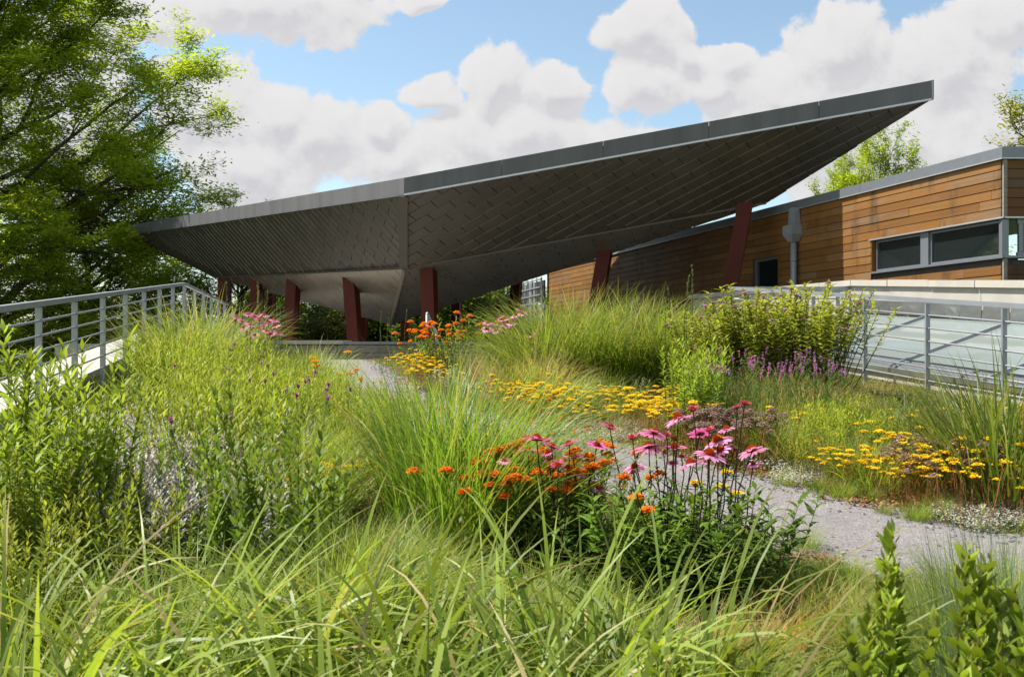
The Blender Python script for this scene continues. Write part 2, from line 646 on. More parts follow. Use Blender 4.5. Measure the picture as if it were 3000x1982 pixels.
def soil_mat(name):
    m, t, b = base_mat(name)
    geo = t.node('ShaderNodeNewGeometry')
    p = geo.outputs['Position']
    a = t.noise(p, 1.1, 4, 0.6)
    c = t.ramp(a, [(0.30, (.075, .105, .022)), (0.45, (.12, .14, .03)), (0.55, (.17, .145, .06)), (0.7, (.11, .13, .03))])
    fine = t.noise(p, 45.0, 5, 0.7)
    f = t.maprange(fine, 0.3, 0.7, 0.5, 1.4)
    cc = t.node('ShaderNodeCombineXYZ')
    for i in range(3):
        t.put(cc.inputs[i], f)
    t.l.new(t.vmath('MULTIPLY', c, cc.outputs[0]), b.inputs['Base Color'])
    b.inputs['Roughness'].default_value = 0.95
    b.inputs['Specular IOR Level'].default_value = 0.1
    bn = t.node('ShaderNodeBump')
    bn.inputs['Strength'].default_value = 0.8
    bn.inputs['Distance'].default_value = 0.03
    t.put(bn.inputs['Height'], fine)
    t.l.new(bn.outputs[0], b.inputs['Normal'])
    return m


M_WOOD = wood_mat('cedar_cladding')
M_WOODR = wood_mat('cedar_cladding_shaded', (0.62, 0.60, 0.62), (1, 0, 0))  # darker tint puts the shade of the return face into the boards
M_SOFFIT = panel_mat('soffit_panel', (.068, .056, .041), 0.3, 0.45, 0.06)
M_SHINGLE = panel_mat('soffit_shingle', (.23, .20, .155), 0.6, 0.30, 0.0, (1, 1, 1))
M_HEM = panel_mat('lit_edge_and_keel', (.23, .20, .15), 0.3, 0.4, 0.05)  # light caught on sheet edges painted as paler metal; also colours the lower keel
M_GLASS = glass_mat('dark_glass', (.012, .018, .018), 0.03, 1.0)
M_SKYGLASS = glass_mat('skylight_glass', (.20, .235, .22), 0.05, 1.0)
M_PATH = asphalt_mat('path_gravel')
M_SOIL = soil_mat('soil')
M_LAWN = simple('lawn', (.10, .15, .045), 0.95, 0, 0.4, 0.6, 0.4, 6)
M_PLINTHWOOD = simple('weathered_board', (.23, .20, .17), 0.8, 0, 0.25, 5.0, 0.2, 40, 0.3, (1, 1, 6))

# ------------------------------------------------------------------ levels and lines of the roof garden


def zg(y):
    return np.interp(y, [-4, 12.5, 14.5, 17.0, 60], [-1.81, -.325, -.185, -.09, -.09])


def xl(y):            # line of the posts on the west side
    return -2.706 - 0.178 * y


def xr(y):            # line of the posts on the east side
    return 7.70 - 0.257 * y


def P(dx, dy, Y):
    """point at distance Y seen at display pixel (dx, dy) of the 2373 px wide photograph"""
    return Vector(((dx * 1.2642 - 1500) / F_PX * Y, Y, (1040 - dy * 1.2642) / F_PX * Y))


def ground_under(dx, dy, h=0.0):
    """where a plant of height h stands whose top is seen at (dx, dy)"""
    q = (dy * 1.2642 - 1040) / F_PX
    ys = np.linspace(0.8, 19, 2000)
    g = zg(ys) + h + q * ys
    k = np.argmax(g > 0) if (g > 0).any() else len(ys) - 1
    Y = ys[k]
    return (dx * 1.2642 - 1500) / F_PX * Y, Y


# ------------------------------------------------------------------ the ground
bm_v, bm_f = [], []
a = 900
solid('ground', ([(-a, -a, -4.6), (a, -a, -4.6), (a, a, -4.6), (-a, a, -4.6)], [(0, 1, 2, 3)]), M_LAWN)['kind'] = 'structure'

ys = np.concatenate([np.linspace(-4, 17.2, 90)])
nx = 60
V, Fc = [], []
for y in ys:
    x0, x1 = xl(y) - 0.16, 9.6 - 0.257 * y
    for i in range(nx + 1):
        x = x0 + (x1 - x0) * i / nx
        bump = 0.012 * math.sin(x * 3.1 + y * 1.7) + 0.010 * math.sin(x * 5.3 - y * 4.1)
        V.append((x, y, float(zg(y)) + bump - 0.012))
for j in range(len(ys) - 1):
    for i in range(nx):
        k = j * (nx + 1) + i
        Fc.append((k, k + 1, k + nx + 2, k + nx + 1))
o = solid('garden_soil', (V, Fc), M_SOIL, None, True)
o['kind'] = 'structure'

# path: a winding strip with ragged edges
PATH = [(-2.98, 17.02), (-2.60, 15.2), (-1.98, 12.8), (-1.42, 10.6), (-.35, 8.7), (.75, 7.25), (1.45, 6.05), (2.05, 5.0), (3.0, 4.3), (4.6, 3.7), (6.5, 3.3)]


def path_curve(n=140):
    p = np.array(PATH)
    d = np.concatenate([[0], np.cumsum(np.linalg.norm(np.diff(p, axis=0), axis=1))])
    t = np.linspace(0, d[-1], n)
    x, y = np.interp(t, d, p[:, 0]), np.interp(t, d, p[:, 1])
    k = np.ones(13) / 13
    xp = np.convolve(np.pad(x, 6, mode='edge'), k, 'valid')
    yp = np.convolve(np.pad(y, 6, mode='edge'), k, 'valid')
    return np.stack([xp, yp], 1)


PC = path_curve()
PT = np.gradient(PC, axis=0)
PT /= np.linalg.norm(PT, axis=1, keepdims=True)
PN = np.stack([-PT[:, 1], PT[:, 0]], 1)
PATH_HALF = 0.60


def path_dist(x, y):
    x, y = np.atleast_1d(x), np.atleast_1d(y)
    return np.min(np.hypot(x[:, None] - PC[None, :, 0], y[:, None] - PC[None, :, 1]), 1)


V, Fc = [], []
NW = 9
for i, (c, nrm) in enumerate(zip(PC, PN)):
    for j in range(NW):
        e = (j / (NW - 1) * 2 - 1)
        w = PATH_HALF * (1 + 0.06 * math.sin(i * 0.9 + (2 if e > 0 else 0)) + 0.04 * math.sin(i * 2.3 + 5 * (e > 0)))
        q = c + nrm * e * w
        V.append((q[0], q[1], float(zg(q[1])) + 0.022 - 0.012 * e * e))
for i in range(len(PC) - 1):
    for j in range(NW - 1):
        k = i * NW + j
        Fc.append((k, k + 1, k + NW + 1, k + NW))
o = solid('path', (V, [tuple(reversed(f)) for f in Fc]), M_PATH, None, True)
o['kind'] = 'structure'

# paved deck under the canopy
DV, DF = prism([(-8.0, 17.42, -4.6), (5.5, 17.42, -4.6), (1.0, 34.5, -4.6), (1.0, 46, -4.6), (-12.0, 46, -4.6)], (0, 0, 4.8))
solid('deck', (DV, DF), simple('deck_paving', (.30, .29, .27), 0.85, 0, 0.15, 2.0))['kind'] = 'structure'

# low planked wall between path and deck
lw = tag(empty('low_wall', (-2, 17.2, -.09)), 'low weathered plank wall with a partly pale cap at the end of the path', 'wall')

def child(name, vf, mat, parent, smooth=False):
    """part given in world coordinates"""
    pl = parent.location
    p = parent.parent
    while p is not None:
        pl = pl + p.location
        p = p.parent
    V = [Vector(v) - pl for v in vf[0]]
    return link(name, pymesh(name, V, vf[1], mat, smooth), parent)


child('core', box((-1.0, 17.27, -.02), (1, 0, 0), (0, 1, 0), (0, 0, 1), 8.6, .26, .40), M_SOFFIT_BACK, lw)
for r in range(2):
    x = -5.3
    while x < 3.2:
        L = 1.9 + 0.8 * ((r * 7 + int(x * 3)) % 3) / 2
        x1 = min(x + L, 3.3)
        z0 = -.088 + r * .135
        child('plank', prism([(x, 17.14, z0), (x1 - .012, 17.14, z0), (x1 - .012, 17.14, z0 + .127), (x, 17.14, z0 + .127)], (0, -.03, 0)), M_PLINTHWOOD, lw)
        x = x1
child('base_strip', box((-1.0, 17.08, -.075), (1, 0, 0), (0, 1, 0), (0, 0, 1), 8.6, .06, .03), M_FLASH, lw)
child('cap', prism([(-2.86, 17.07, .188), (3.3, 17.07, .188), (3.3, 17.41, .188), (-2.80, 17.41, .188)], (0, 0, .045)), M_PANELGREY, lw)
child('cap_pale', prism([(-5.3, 17.05, .190), (-2.90, 17.05, .190), (-2.81, 17.42, .190), (-5.3, 17.42, .190)], (0, 0, .065)), M_STONE, lw)  # thicker, paler length of the cap with a slanted end

# ------------------------------------------------------------------ west parapet and railing


def zr_w(y):
    return min(1.28, .83 + .092 * (y - 13))


par = tag(empty('parapet', (0, 10, 0)), 'pale concrete parapet with a broad coping below the long railing beside the trees', 'parapet')
YB = [-1.0 + 1.45 * i for i in range(14)] + [17.9, 19.6, 21.3, 23.0, 24.7, 26.4]
YB = sorted(v for v in YB if v <= 17.9 or v > 18.5)
UW = Vector((-.178, 1, 0)).normalized()
for y0, y1 in zip(YB[:-1], YB[1:]):
    def pt(y, off, dz):
        return Vector((xl(y) - off, y, zr_w(y) - .88 + dz))
    e = .004
    a0, a1 = y0 + e, y1 - e
    top = [pt(a0, .09, 0), pt(a1, .09, 0), pt(a1, .83, 0), pt(a0, .83, 0)]
    bot = [pt(a0, .09, -.075), pt(a1, .09, -.075), pt(a1, .83, -.075), pt(a0, .83, -.075)]
    child('coping_stone', (bot + top, [(3, 2, 1, 0), (4, 5, 6, 7), (0, 1, 5, 4), (1, 2, 6, 5), (2, 3, 7, 6), (3, 0, 4, 7)]), M_STONE, par)
    top = [pt(y0 + .006, .13, -.076), pt(y1 - .006, .13, -.076), pt(y1 - .006, .79, -.076), pt(y0 + .006, .79, -.076)]
    bot = [Vector((v.x, v.y, zr_w(v.y) - 1.38)) if k < 2 else Vector((v.x, v.y, -4.6)) for k, v in enumerate(top)]
    child('wall_panel', (bot + top, [(3, 2, 1, 0), (4, 5, 6, 7), (0, 1, 5, 4), (1, 2, 6, 5), (2, 3, 7, 6), (3, 0, 4, 7)]), M_CONC, par)
    # metal strip along the foot
    f0 = [Vector((xl(y) - .10, y, zr_w(y) - 1.27)) for y in (y0 + .003, y1 - .003)]
    child('flashing', prism([f0[0], f0[1], f0[1] + Vector((.03, 0, -.22)), f0[0] + Vector((.03, 0, -.22))], (.012, 0, 0)), M_FLASH, par)
    child('batten', beam(f0[0] + Vector((.012, 0, .02)), f0[1] + Vector((.012, 0, .02)), .03, .05), M_PLINTHWOOD, par)

rw = tag(empty('railing', (xl(13), 13, 0)), 'long grey metal railing on the parapet beside the big trees', 'railing')
ratio = [9.1 - 1.26 * k for k in range(6, 0, -1)] + [9.1 + 1.257 * k for k in range(8)] + [17.9 + 1.3 * k for k in range(1, 6)]
ratio = sorted(set(round(v, 3) for v in ratio))
for y in ratio:
    x, zt = xl(y), zr_w(y)
    child('post', box((x, y, zt - .63), UW, (UW.y, -UW.x, 0), (0, 0, 1), .022, .060, 1.19), M_GALV, rw)
    br = join([box((x - .045, y + .03, zt - 1.19), UW, (UW.y, -UW.x, 0), (0, 0, 1), .02, .15, .045),
               box((x - .118, y + .03, zt - 1.14), UW, (UW.y, -UW.x, 0), (0, 0, 1), .11, .014, .22)])
    child('bracket', br, M_GALV, rw)
LINE_W = [(-1.0), 17.9, 25.0]
for a0, a1 in zip(LINE_W[:-1], LINE_W[1:]):
    A, B = Vector((xl(a0), a0, zr_w(a0))), Vector((xl(a1), a1, zr_w(a1)))
    child('top_rail', beam(A, B, .062, .052), M_GALV, rw)
    for k in range(6):
        dz = Vector((.012, 0, -.155 - .137 * k))
        child('rail', cyl(A + dz, B + dz, .0105, 8), M_GALV, rw, True)

# ------------------------------------------------------------------ east railing, skylight, parapet


def zr_e(y):
    return .743 + .0966 * (y - 12.6)


re_ = tag(empty('railing', (xr(12), 12, 0)), 'grey metal railing in front of the sloping skylight', 'railing')
UE = Vector((-.257, 1, 0)).normalized()
yy = 16.1
YE = []
while yy > 4.5:
    YE.append(yy)
    yy -= 1.17
for y in YE:
    x, zt = xr(y), zr_e(y)
    child('post', box((x, y, zt - .57), UE, (UE.y, -UE.x, 0), (0, 0, 1), .024, .056, 1.06), M_GALV, re_)
A, B = Vector((xr(16.13), 16.13, zr_e(16.13))), Vector((xr(4.2), 4.2, zr_e(4.2)))
child('top_rail', beam(A, B, .058, .05), M_GALV, re_)
Cc = Vector((9.61 - .257 * 16.13 - .02, 16.13, zr_e(16.13)))
child('top_rail', beam(A + Vector((.03, .03, 0)), Cc, .05, .05), M_GALV, re_)
for k in range(6):
    dz = Vector((0, 0, -.17 - .15 * k))
    child('rail', cyl(A + dz, B + dz, .0105, 8), M_GALV, re_, True)
    child('rail', cyl(A + dz + Vector((.03, .02, 0)), Cc + dz, .0105, 8), M_GALV, re_, True)
child('post', box((5.28, 16.13, zr_e(16.13) - .57), (1, 0, 0), (0, 1, 0), (0, 0, 1), .06, .024, 1.08), M_GALV, re_)

sky_ = tag(empty('skylight', (6, 11, 0)), 'long sloping glass skylight behind the railing with a metal upstand', 'skylight')


def sk_top(y):
    return Vector((9.57 - .257 * y, y, .70 + .078 * (y - 16.26)))


def sk_bot(y):
    return Vector((8.02 - .257 * y, y, -.03 + .083 * (y - 14.1)))


edges = [15.85 - 1.62 * k for k in range(8)]
for y0, y1 in zip(edges[1:], edges[:-1]):
    quad = [sk_bot(y0 + .03), sk_bot(y1 - .03), sk_top(y1 - .03), sk_top(y0 + .03)]
    child('pane', prism(quad, (0.008, 0, -.02)), M_SKYGLASS, sky_)
for y in edges:
    child('glazing_bar', beam(sk_bot(y) + Vector((0, 0, .012)), sk_top(y) + Vector((0, 0, .012)), .058, .045), M_GALV, sky_)
child('sill', beam(sk_bot(edges[-1] - .1) + Vector((-.02, 0, -.03)), sk_bot(edges[0] + .05) + Vector((-.02, 0, -.03)), .07, .06), M_FLASH, sky_)
for k in range(6):
    ofs = (sk_top(10) - sk_bot(10)) * (.02 + .024 * k) + Vector((0, 0, .012))
    child('louvre', beam(sk_bot(edges[-1]) + ofs, sk_bot(edges[0]) + ofs, .016, .016), M_GALV, sky_)
up = [sk_bot(edges[-1] - .1) + Vector((.0, 0, -.065)), sk_bot(edges[0] + .05) + Vector((.0, 0, -.065))]
child('kerb', prism([up[0], up[1], up[1] + Vector((0, 0, -.34)), up[0] + Vector((0, 0, -.34))], (.05, 0, 0)), M_CONC, sky_)
body = [sk_bot(edges[-1]), sk_top(edges[-1])]
child('end_wall', prism([sk_bot(edges[0] + .04) + Vector((.06, 0, -.05)), sk_top(edges[0] + .04) + Vector((-.01, 0, -.04)), sk_top(edges[0] + .04) + Vector((-.01, 0, -1.1)), sk_bot(edges[0] + .04) + Vector((.06, 0, -.4))], (0, .03, 0)), M_FLASH, sky_)
y = 15.9
i = 0
while y > 4.6:
    L = .40 + .12 * math.sin(i * 2.1)
    tilt = RNG.normal(0, .012)
    a0, a1 = sk_top(y - L + .006), sk_top(y - .006)
    q = [a0 + Vector((-.035, 0, .02)), a1 + Vector((-.035, 0, .02)), a1 + Vector((-.02 + tilt, 0, .215)), a0 + Vector((-.02 - tilt, 0, .215))]
    child('flashing', prism(q, (.006, 0, 0)), M_FLASH, sky_)
    y -= L
    i += 1


def zc_e(y):
    return 1.21 + .02 * (y - 16) if y > 16 else 1.21 - .077 * (16 - y)


pe = tag(empty('parapet', (5.5, 14, 0)), 'pale concrete parapet with long coping stones between skylight and timber building', 'parapet')
YP = [22.0, 20.1, 18.2, 16.9, 16.0]
while YP[-1] > 4.5:
    YP.append(YP[-1] - .92)
for y1, y0 in zip(YP[:-1], YP[1:]):
    def pe_pt(y, off, dz):
        return Vector((9.61 - .257 * y + off, y, zc_e(y) + dz))
    e = .006
    j = RNG.normal(0, .003)
    t0, t1 = y0 + e, y1 - e
    for nm, o0, o1, d0, d1, mt in (('coping_stone', -.055 + j, .42, -.095, j, M_STONE),):
        bt = [pe_pt(t0, o0, d0), pe_pt(t0, o1, d0), pe_pt(t1, o1, d0), pe_pt(t1, o0, d0)]
        tp = [pe_pt(t0, o0, d1), pe_pt(t0, o1, d1), pe_pt(t1, o1, d1), pe_pt(t1, o0, d1)]
        child(nm, (bt + tp, [(3, 2, 1, 0), (4, 5, 6, 7), (0, 1, 5, 4), (1, 2, 6, 5), (2, 3, 7, 6), (3, 0, 4, 7)]), mt, pe)
YQ = [22.0, 19.0, 16.0, 13.2, 10.4, 7.6, 4.5]
for y1, y0 in zip(YQ[:-1], YQ[1:]):
    t0, t1 = y0 + .004, y1 - .004
    bt = [Vector((9.61 - .257 * y + o_, y, -4.6)) for y, o_ in ((t0, 0), (t0, .36), (t1, .36), (t1, 0))]
    tp = [Vector((9.61 - .257 * y + o_, y, zc_e(y) - .098)) for y, o_ in ((t0, 0), (t0, .36), (t1, .36), (t1, 0))]
    child('wall_panel', (bt + tp, [(3, 2, 1, 0), (4, 5, 6, 7), (0, 1, 5, 4), (1, 2, 6, 5), (2, 3, 7, 6), (3, 0, 4, 7)]), M_CONC, pe)

# ------------------------------------------------------------------ timber building
W0 = Vector((7.4, 15.0, 0))
WU = Vector((-.31, 1, 0)).normalized()
WN = Vector((-1, -.31, 0)).normalized()
WLEN = 20.84
ZT = 2.96
bl = tag(empty('building', (7.4, 15, 0)), 'long timber clad building with a strip window at its corner', 'building')


def wp(s, z, out=0.0):
    return W0 + WU * s + WN * out + Vector((0, 0, z))


far = wp(WLEN, 0)
bodyv = [W0 + Vector((.10, .09, -4.6)), Vector((13, 15.09, -4.6)), Vector((13, far.y, -4.6)), Vector((far.x + .06, far.y - .06, -4.6))]


def holed(s0, s1, rects, z0, z1):
    """backing wall in strips round the openings"""
    out = []
    cuts = sorted(set([s0, s1] + [r[0] for r in rects] + [r[1] for r in rects]))
    for a_, b_ in zip(cuts[:-1], cuts[1:]):
        zz = [(z0, z1)]
        for (r0, r1, q0, q1) in rects:
            if a_ >= r0 - 1e-6 and b_ <= r1 + 1e-6:
                zz = [(z0, q0), (q1, z1)]
        for (p0, p1) in zz:
            if p1 - p0 > .01:
                out.append(prism([wp(a_, p0, -.03), wp(b_, p0, -.03), wp(b_, p1, -.03), wp(a_, p1, -.03)], WN * -.25))
    return join(out)


WIN = (0.0, 3.10, 1.47, 2.06)
DOOR = (6.15, 7.15, .15, 2.10)
child('wall_core', holed(0.03, WLEN, [WIN, DOOR], -4.6, 2.97), M_SOFFIT_BACK, bl)
child('end_wall', prism([far + Vector((0, 0, -4.6)), far + Vector((8, 2.4, -4.6)), far + Vector((8, 2.4, 2.97)), far + Vector((0, 0, 2.97))], (0, -.2, 0)), M_SOFFIT_BACK, bl)
child('roof', prism([wp(-.02, 2.975, -.02), wp(WLEN, 2.975, -.02), far + Vector((9, 2.4, 2.975)), Vector((14, 15.03, 2.975))], (0, 0, .05)), M_ROOF, bl)
# coping in lengths
s = -.03
while s < WLEN:
    s1 = min(s + 3.4, WLEN + .05)
    child('coping', prism([wp(s, 2.965, .045), wp(s1 - .006, 2.965, .045), wp(s1 - .006, 2.965, -.30), wp(s, 2.965, -.30)], (0, 0, .165)), M_FRAME, bl)
    child('drip_edge', prism([wp(s, 2.948, .055), wp(s1 - .006, 2.948, .055), wp(s1 - .006, 2.948, .02), wp(s, 2.948, .02)], (0, 0, .016)), M_DRIP, bl)
    s = s1
child('coping', prism([W0 + Vector((-.03, -.045, 2.967)), W0 + Vector((7, -.045, 2.967)), W0 + Vector((7, .3, 2.967)), W0 + Vector((.10, .3, 2.967))], (0, 0, .166)), M_FRAME, bl)
child('drip_edge', prism([W0 + Vector((-.03, -.055, 2.949)), W0 + Vector((7, -.055, 2.949)), W0 + Vector((7, -.02, 2.949)), W0 + Vector((.0, -.02, 2.949))], (0, 0, .016)), M_DRIP, bl)
child('wall_core', join([box((10.5, 15.14, 2.5), (1, 0, 0), (0, 1, 0), (0, 0, 1), 5.9, .2, .86), box((10.5, 15.14, .4), (1, 0, 0), (0, 1, 0), (0, 0, 1), 5.9, .2, 2.08)]), M_SOFFIT_BACK, bl)

RH = .1445
row = 0
z = 0.06
while z < 2.93:
    z1 = min(z + RH, 2.945)
    s = -(RNG.uniform(0, 2.2))
    while s < WLEN:
        L = RNG.uniform(1.8, 3.6)
        a0, a1 = max(s, 0.03), min(s + L, WLEN - .01)
        s += L
        if a1 - a0 < .05:
            continue
        segs = [(a0, a1)]
        for (r0, r1, q0, q1) in (WIN, DOOR):
            if z1 > q0 + .03 and z < q1 - .03:
                ns = []
                for (p0, p1) in segs:
                    if p1 <= r0 or p0 >= r1:
                        ns.append((p0, p1))
                    else:
                        if p0 < r0 - .05:
                            ns.append((p0, r0))
                        if p1 > r1 + .05:
                            ns.append((r1, p1))
                segs = ns
        for (p0, p1) in segs:
            if p1 - p0 < .06:
                continue
            jit = RNG.normal(0, .0015)
            zz0, zz1 = z + .003, z1 - .004
            for (r0, r1, q0, q1) in (WIN,):
                if p0 < r1 and p1 > r0:
                    if zz0 < q0 < zz1:
                        zz1 = q0 - .004
                    if zz0 < q1 < zz1:
                        zz0 = q1 + .004
            bo, to = .012 + jit, .003 + jit
            V = [wp(p0 + .003, zz0, -.02), wp(p1 - .003, zz0, -.02), wp(p1 - .003, zz1, -.02), wp(p0 + .003, zz1, -.02),
                 wp(p0 + .003, zz0, bo), wp(p1 - .003, zz0, bo), wp(p1 - .003, zz1, to), wp(p0 + .003, zz1, to)]
            child('plank', (V, [(0, 1, 2, 3), (7, 6, 5, 4), (0, 4, 5, 1), (1, 5, 6, 2), (2, 6, 7, 3), (3, 7, 4, 0)]), M_WOOD, bl)
    # return face to the right of the corner
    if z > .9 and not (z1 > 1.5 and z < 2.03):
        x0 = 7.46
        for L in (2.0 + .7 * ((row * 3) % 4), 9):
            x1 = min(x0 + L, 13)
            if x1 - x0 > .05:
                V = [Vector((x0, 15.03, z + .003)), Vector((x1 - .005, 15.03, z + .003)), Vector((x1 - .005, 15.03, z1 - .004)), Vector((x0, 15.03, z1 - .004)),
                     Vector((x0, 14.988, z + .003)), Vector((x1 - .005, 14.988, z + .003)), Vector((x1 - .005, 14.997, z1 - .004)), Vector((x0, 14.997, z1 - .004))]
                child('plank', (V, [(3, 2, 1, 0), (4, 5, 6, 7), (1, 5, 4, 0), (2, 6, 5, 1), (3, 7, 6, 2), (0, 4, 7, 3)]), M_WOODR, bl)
            x0 = x1
    z = z1
    row += 1
child('corner_trim', box((7.425, 15.0, 2.5), (1, 0, 0), (0, 1, 0), (0, 0, 1), .055, .05, .88), M_PLINTHWOOD, bl)
child('corner_trim', box((7.425, 15.0, .75), (1, 0, 0), (0, 1, 0), (0, 0, 1), .055, .05, 1.40), M_PLINTHWOOD, bl)
child('lintel_trim', prism([wp(-.02, 2.062, .03), wp(3.14, 2.062, .03), wp(3.14, 2.062, -.12), wp(-.02, 2.062, -.12)], (0, 0, .022)), M_DRIP, bl)
child('lintel_trim', prism([W0 + Vector((.01, -.03, 2.063)), W0 + Vector((6, -.03, 2.063)), W0 + Vector((6, .1, 2.063)), W0 + Vector((.02, .1, 2.063))], (0, 0, .021)), M_DRIP, bl)


def window(s0, s1, z0, z1, dep=-.13):
    w = child('window', join([
        prism([wp(s0, z0, dep), wp(s1, z0, dep), wp(s1, z0 + .038, dep), wp(s0, z0 + .038, dep)], WN * .05),
        prism([wp(s0, z1 - .032, dep), wp(s1, z1 - .032, dep), wp(s1, z1, dep), wp(s0, z1, dep)], WN * .05),
        prism([wp(s0, z0 + .039, dep), wp(s0 + .034, z0 + .039, dep), wp(s0 + .034, z1 - .033, dep), wp(s0, z1 - .033, dep)], WN * .05),
        prism([wp(s1 - .034, z0 + .039, dep), wp(s1, z0 + .039, dep), wp(s1, z1 - .033, dep), wp(s1 - .034, z1 - .033, dep)], WN * .05)]), M_FRAME, bl)
    child('pane', prism([wp(s0 + .02, z0 + .025, dep + .012), wp(s1 - .02, z0 + .025, dep + .012), wp(s1 - .02, z1 - .022, dep + .012), wp(s0 + .02, z1 - .022, dep + .012)], WN * .012), M_GLASS, w)
    return w


window(1.86, 3.06, 1.50, 2.05, -.12)
window(.06, 1.66, 1.50, 2.05, -.12)
child('mullion', prism([wp(1.665, 1.50, -.14), wp(1.855, 1.50, -.14), wp(1.855, 2.05, -.14), wp(1.665, 2.05, -.14)], WN * .105), M_FRAME, bl)
child('sill', prism([wp(-.02, 1.462, .035), wp(3.10, 1.462, .035), wp(3.10, 1.462, -.15), wp(-.02, 1.462, -.15)], (0, 0, .035)), M_FRAME, bl)
child('reveal', prism([wp(3.085, 1.50, .0), wp(3.10, 1.50, .0), wp(3.10, 2.06, .0), wp(3.085, 2.06, .0)], WN * -.14), M_WOOD, bl)
child('corner_post', box((7.44, 15.06, 1.775), (1, 0, 0), (0, 1, 0), (0, 0, 1), .10, .10, .545), M_FRAME, bl)
wf = child('window', join([box((8.6, 15.09, 1.53), (1, 0, 0), (0, 1, 0), (0, 0, 1), 1.9, .05, .06), box((8.6, 15.09, 2.02), (1, 0, 0), (0, 1, 0), (0, 0, 1), 1.9, .05, .06),
                           box((7.70, 15.09, 1.775), (1, 0, 0), (0, 1, 0), (0, 0, 1), .06, .05, .425)]), M_FRAME, bl)
child('pane', box((8.6, 15.095, 1.775), (1, 0, 0), (0, 1, 0), (0, 0, 1), 1.85, .012, .5), M_GLASS, wf)
child('sill', prism([W0 + Vector((.02, -.035, 1.463)), W0 + Vector((6, -.035, 1.463)), W0 + Vector((6, .15, 1.463)), W0 + Vector((.02, .15, 1.463))], (0, 0, .034)), M_FRAME, bl)
dr = child('door', join([
    prism([wp(DOOR[0], .15, -.10), wp(DOOR[0] + .07, .15, -.10), wp(DOOR[0] + .07, 2.1, -.10), wp(DOOR[0], 2.1, -.10)], WN * .06),
    prism([wp(DOOR[1] - .07, .15, -.10), wp(DOOR[1], .15, -.10), wp(DOOR[1], 2.1, -.10), wp(DOOR[1] - .07, 2.1, -.10)], WN * .06),
    prism([wp(DOOR[0] + .07, 2.03, -.10), wp(DOOR[1] - .07, 2.03, -.10), wp(DOOR[1] - .07, 2.1, -.10), wp(DOOR[0] + .07, 2.1, -.10)], WN * .06)]), M_FRAME, bl)
child('pane', prism([wp(DOOR[0] + .05, .15, -.095), wp(DOOR[1] - .05, .15, -.095), wp(DOOR[1] - .05, 2.05, -.095), wp(DOOR[0] + .05, 2.05, -.095)], WN * .012), M_GLASS, dr)
# downpipe with hopper
SD = 5.42
dp = child('downpipe', cyl(wp(SD, -.1, .10), wp(SD, 2.30, .10), .062, 14), M_GALV, bl, True)
hv = [wp(SD - .17, 2.62, .012), wp(SD + .17, 2.62, .012), wp(SD + .17, 2.62, .25), wp(SD - .17, 2.62, .25)]
hm = [wp(SD - .17, 2.44, .012), wp(SD + .17, 2.44, .012), wp(SD + .17, 2.44, .25), wp(SD - .17, 2.44, .25)]
hb = [wp(SD - .075, 2.29, .02), wp(SD + .075, 2.29, .02), wp(SD + .075, 2.29, .175), wp(SD - .075, 2.29, .175)]
HF = [(0, 1, 2, 3)]
for b0 in (0, 4):
    for i in range(4):
        j = (i + 1) % 4
        HF.append((b0 + i, b0 + 4 + i, b0 + 4 + j, b0 + j))
HF.append((11, 10, 9, 8))
child('hopper', (hv + hm + hb, HF), M_GALV, dp)
child('outlet', prism([wp(SD - .12, 2.62, .012), wp(SD + .12, 2.62, .012), wp(SD + .12, 2.62, .16), wp(SD - .12, 2.62, .16)], (0, 0, .36), .03), M_GALV, dp)
for zz in (.9, 1.9):
    child('collar', cyl(wp(SD, zz, .10), wp(SD, zz + .03, .10), .072, 14), M_GALV, dp, True)
vp = tag(solid('vent_pipe', cyl((12.1, 21.0, 2.98), (12.1, 21.0, 4.15), .045, 10), M_DRIP, None, True), 'thin pale vent pipe standing up behind the timber building roof edge', 'pipe')

# ------------------------------------------------------------------ cable trellis fence in line with the building
tf = tag(empty('trellis_fence', (0, 40, 0)), 'dark panelled trellis fence with a grid of metal bars behind the columns', 'fence')
T0, T1 = wp(WLEN + .25, 0), Vector((-1.55, 46.0, 0))
TU = (T1 - T0)
TL = TU.length
TU.normalize()
TN = Vector((-TU.y, TU.x, 0))
npan = 9
for i in range(npan):
    for k in range(3):
        a0, a1 = TL * i / npan + .07, TL * (i + 1) / npan - .07
        z0, z1 = .22 + .84 * k, .22 + .84 * (k + 1) - .08
        child('panel', prism([T0 + TU * a0 + Vector((0, 0, z0)), T0 + TU * a1 + Vector((0, 0, z0)), T0 + TU * a1 + Vector((0, 0, z1)), T0 + TU * a0 + Vector((0, 0, z1))], TN * -.05),
              M_PANELGREY if (i + k * 2) % 3 != 1 else M_DARKMETAL, tf)
for i in range(npan * 2 + 1):
    a0 = TL * i / (npan * 2)
    child('upright', box(T0 + TU * a0 + TN * .12 + Vector((0, 0, 1.45)), TU, TN, (0, 0, 1), .05, .05, 2.6), M_GALV, tf)
for k in range(10):
    zz = Vector((0, 0, .25 + .27 * k))
    child('bar', beam(T0 + TN * .165 + zz, T1 + TN * .165 + zz, .035, .045), M_GALV, tf)

# ------------------------------------------------------------------ canopy
FH = .33
A_ = Vector((-13.9, 36.0, 4.69))
B_ = Vector((-2.22, 20.5, 3.65))
C_ = Vector((7.84, 18.5, 5.11))
D_ = Vector((.5, 31.5, 4.6))
dn = Vector((0, 0, -FH))
KB = P(938, 621, 22.3)


def ray_plane(dx, dy, p, q, r):
    n = (q - p).cross(r - p)
    d = P(dx, dy, 1.0)
    return d * (n.dot(p) / n.dot(d))


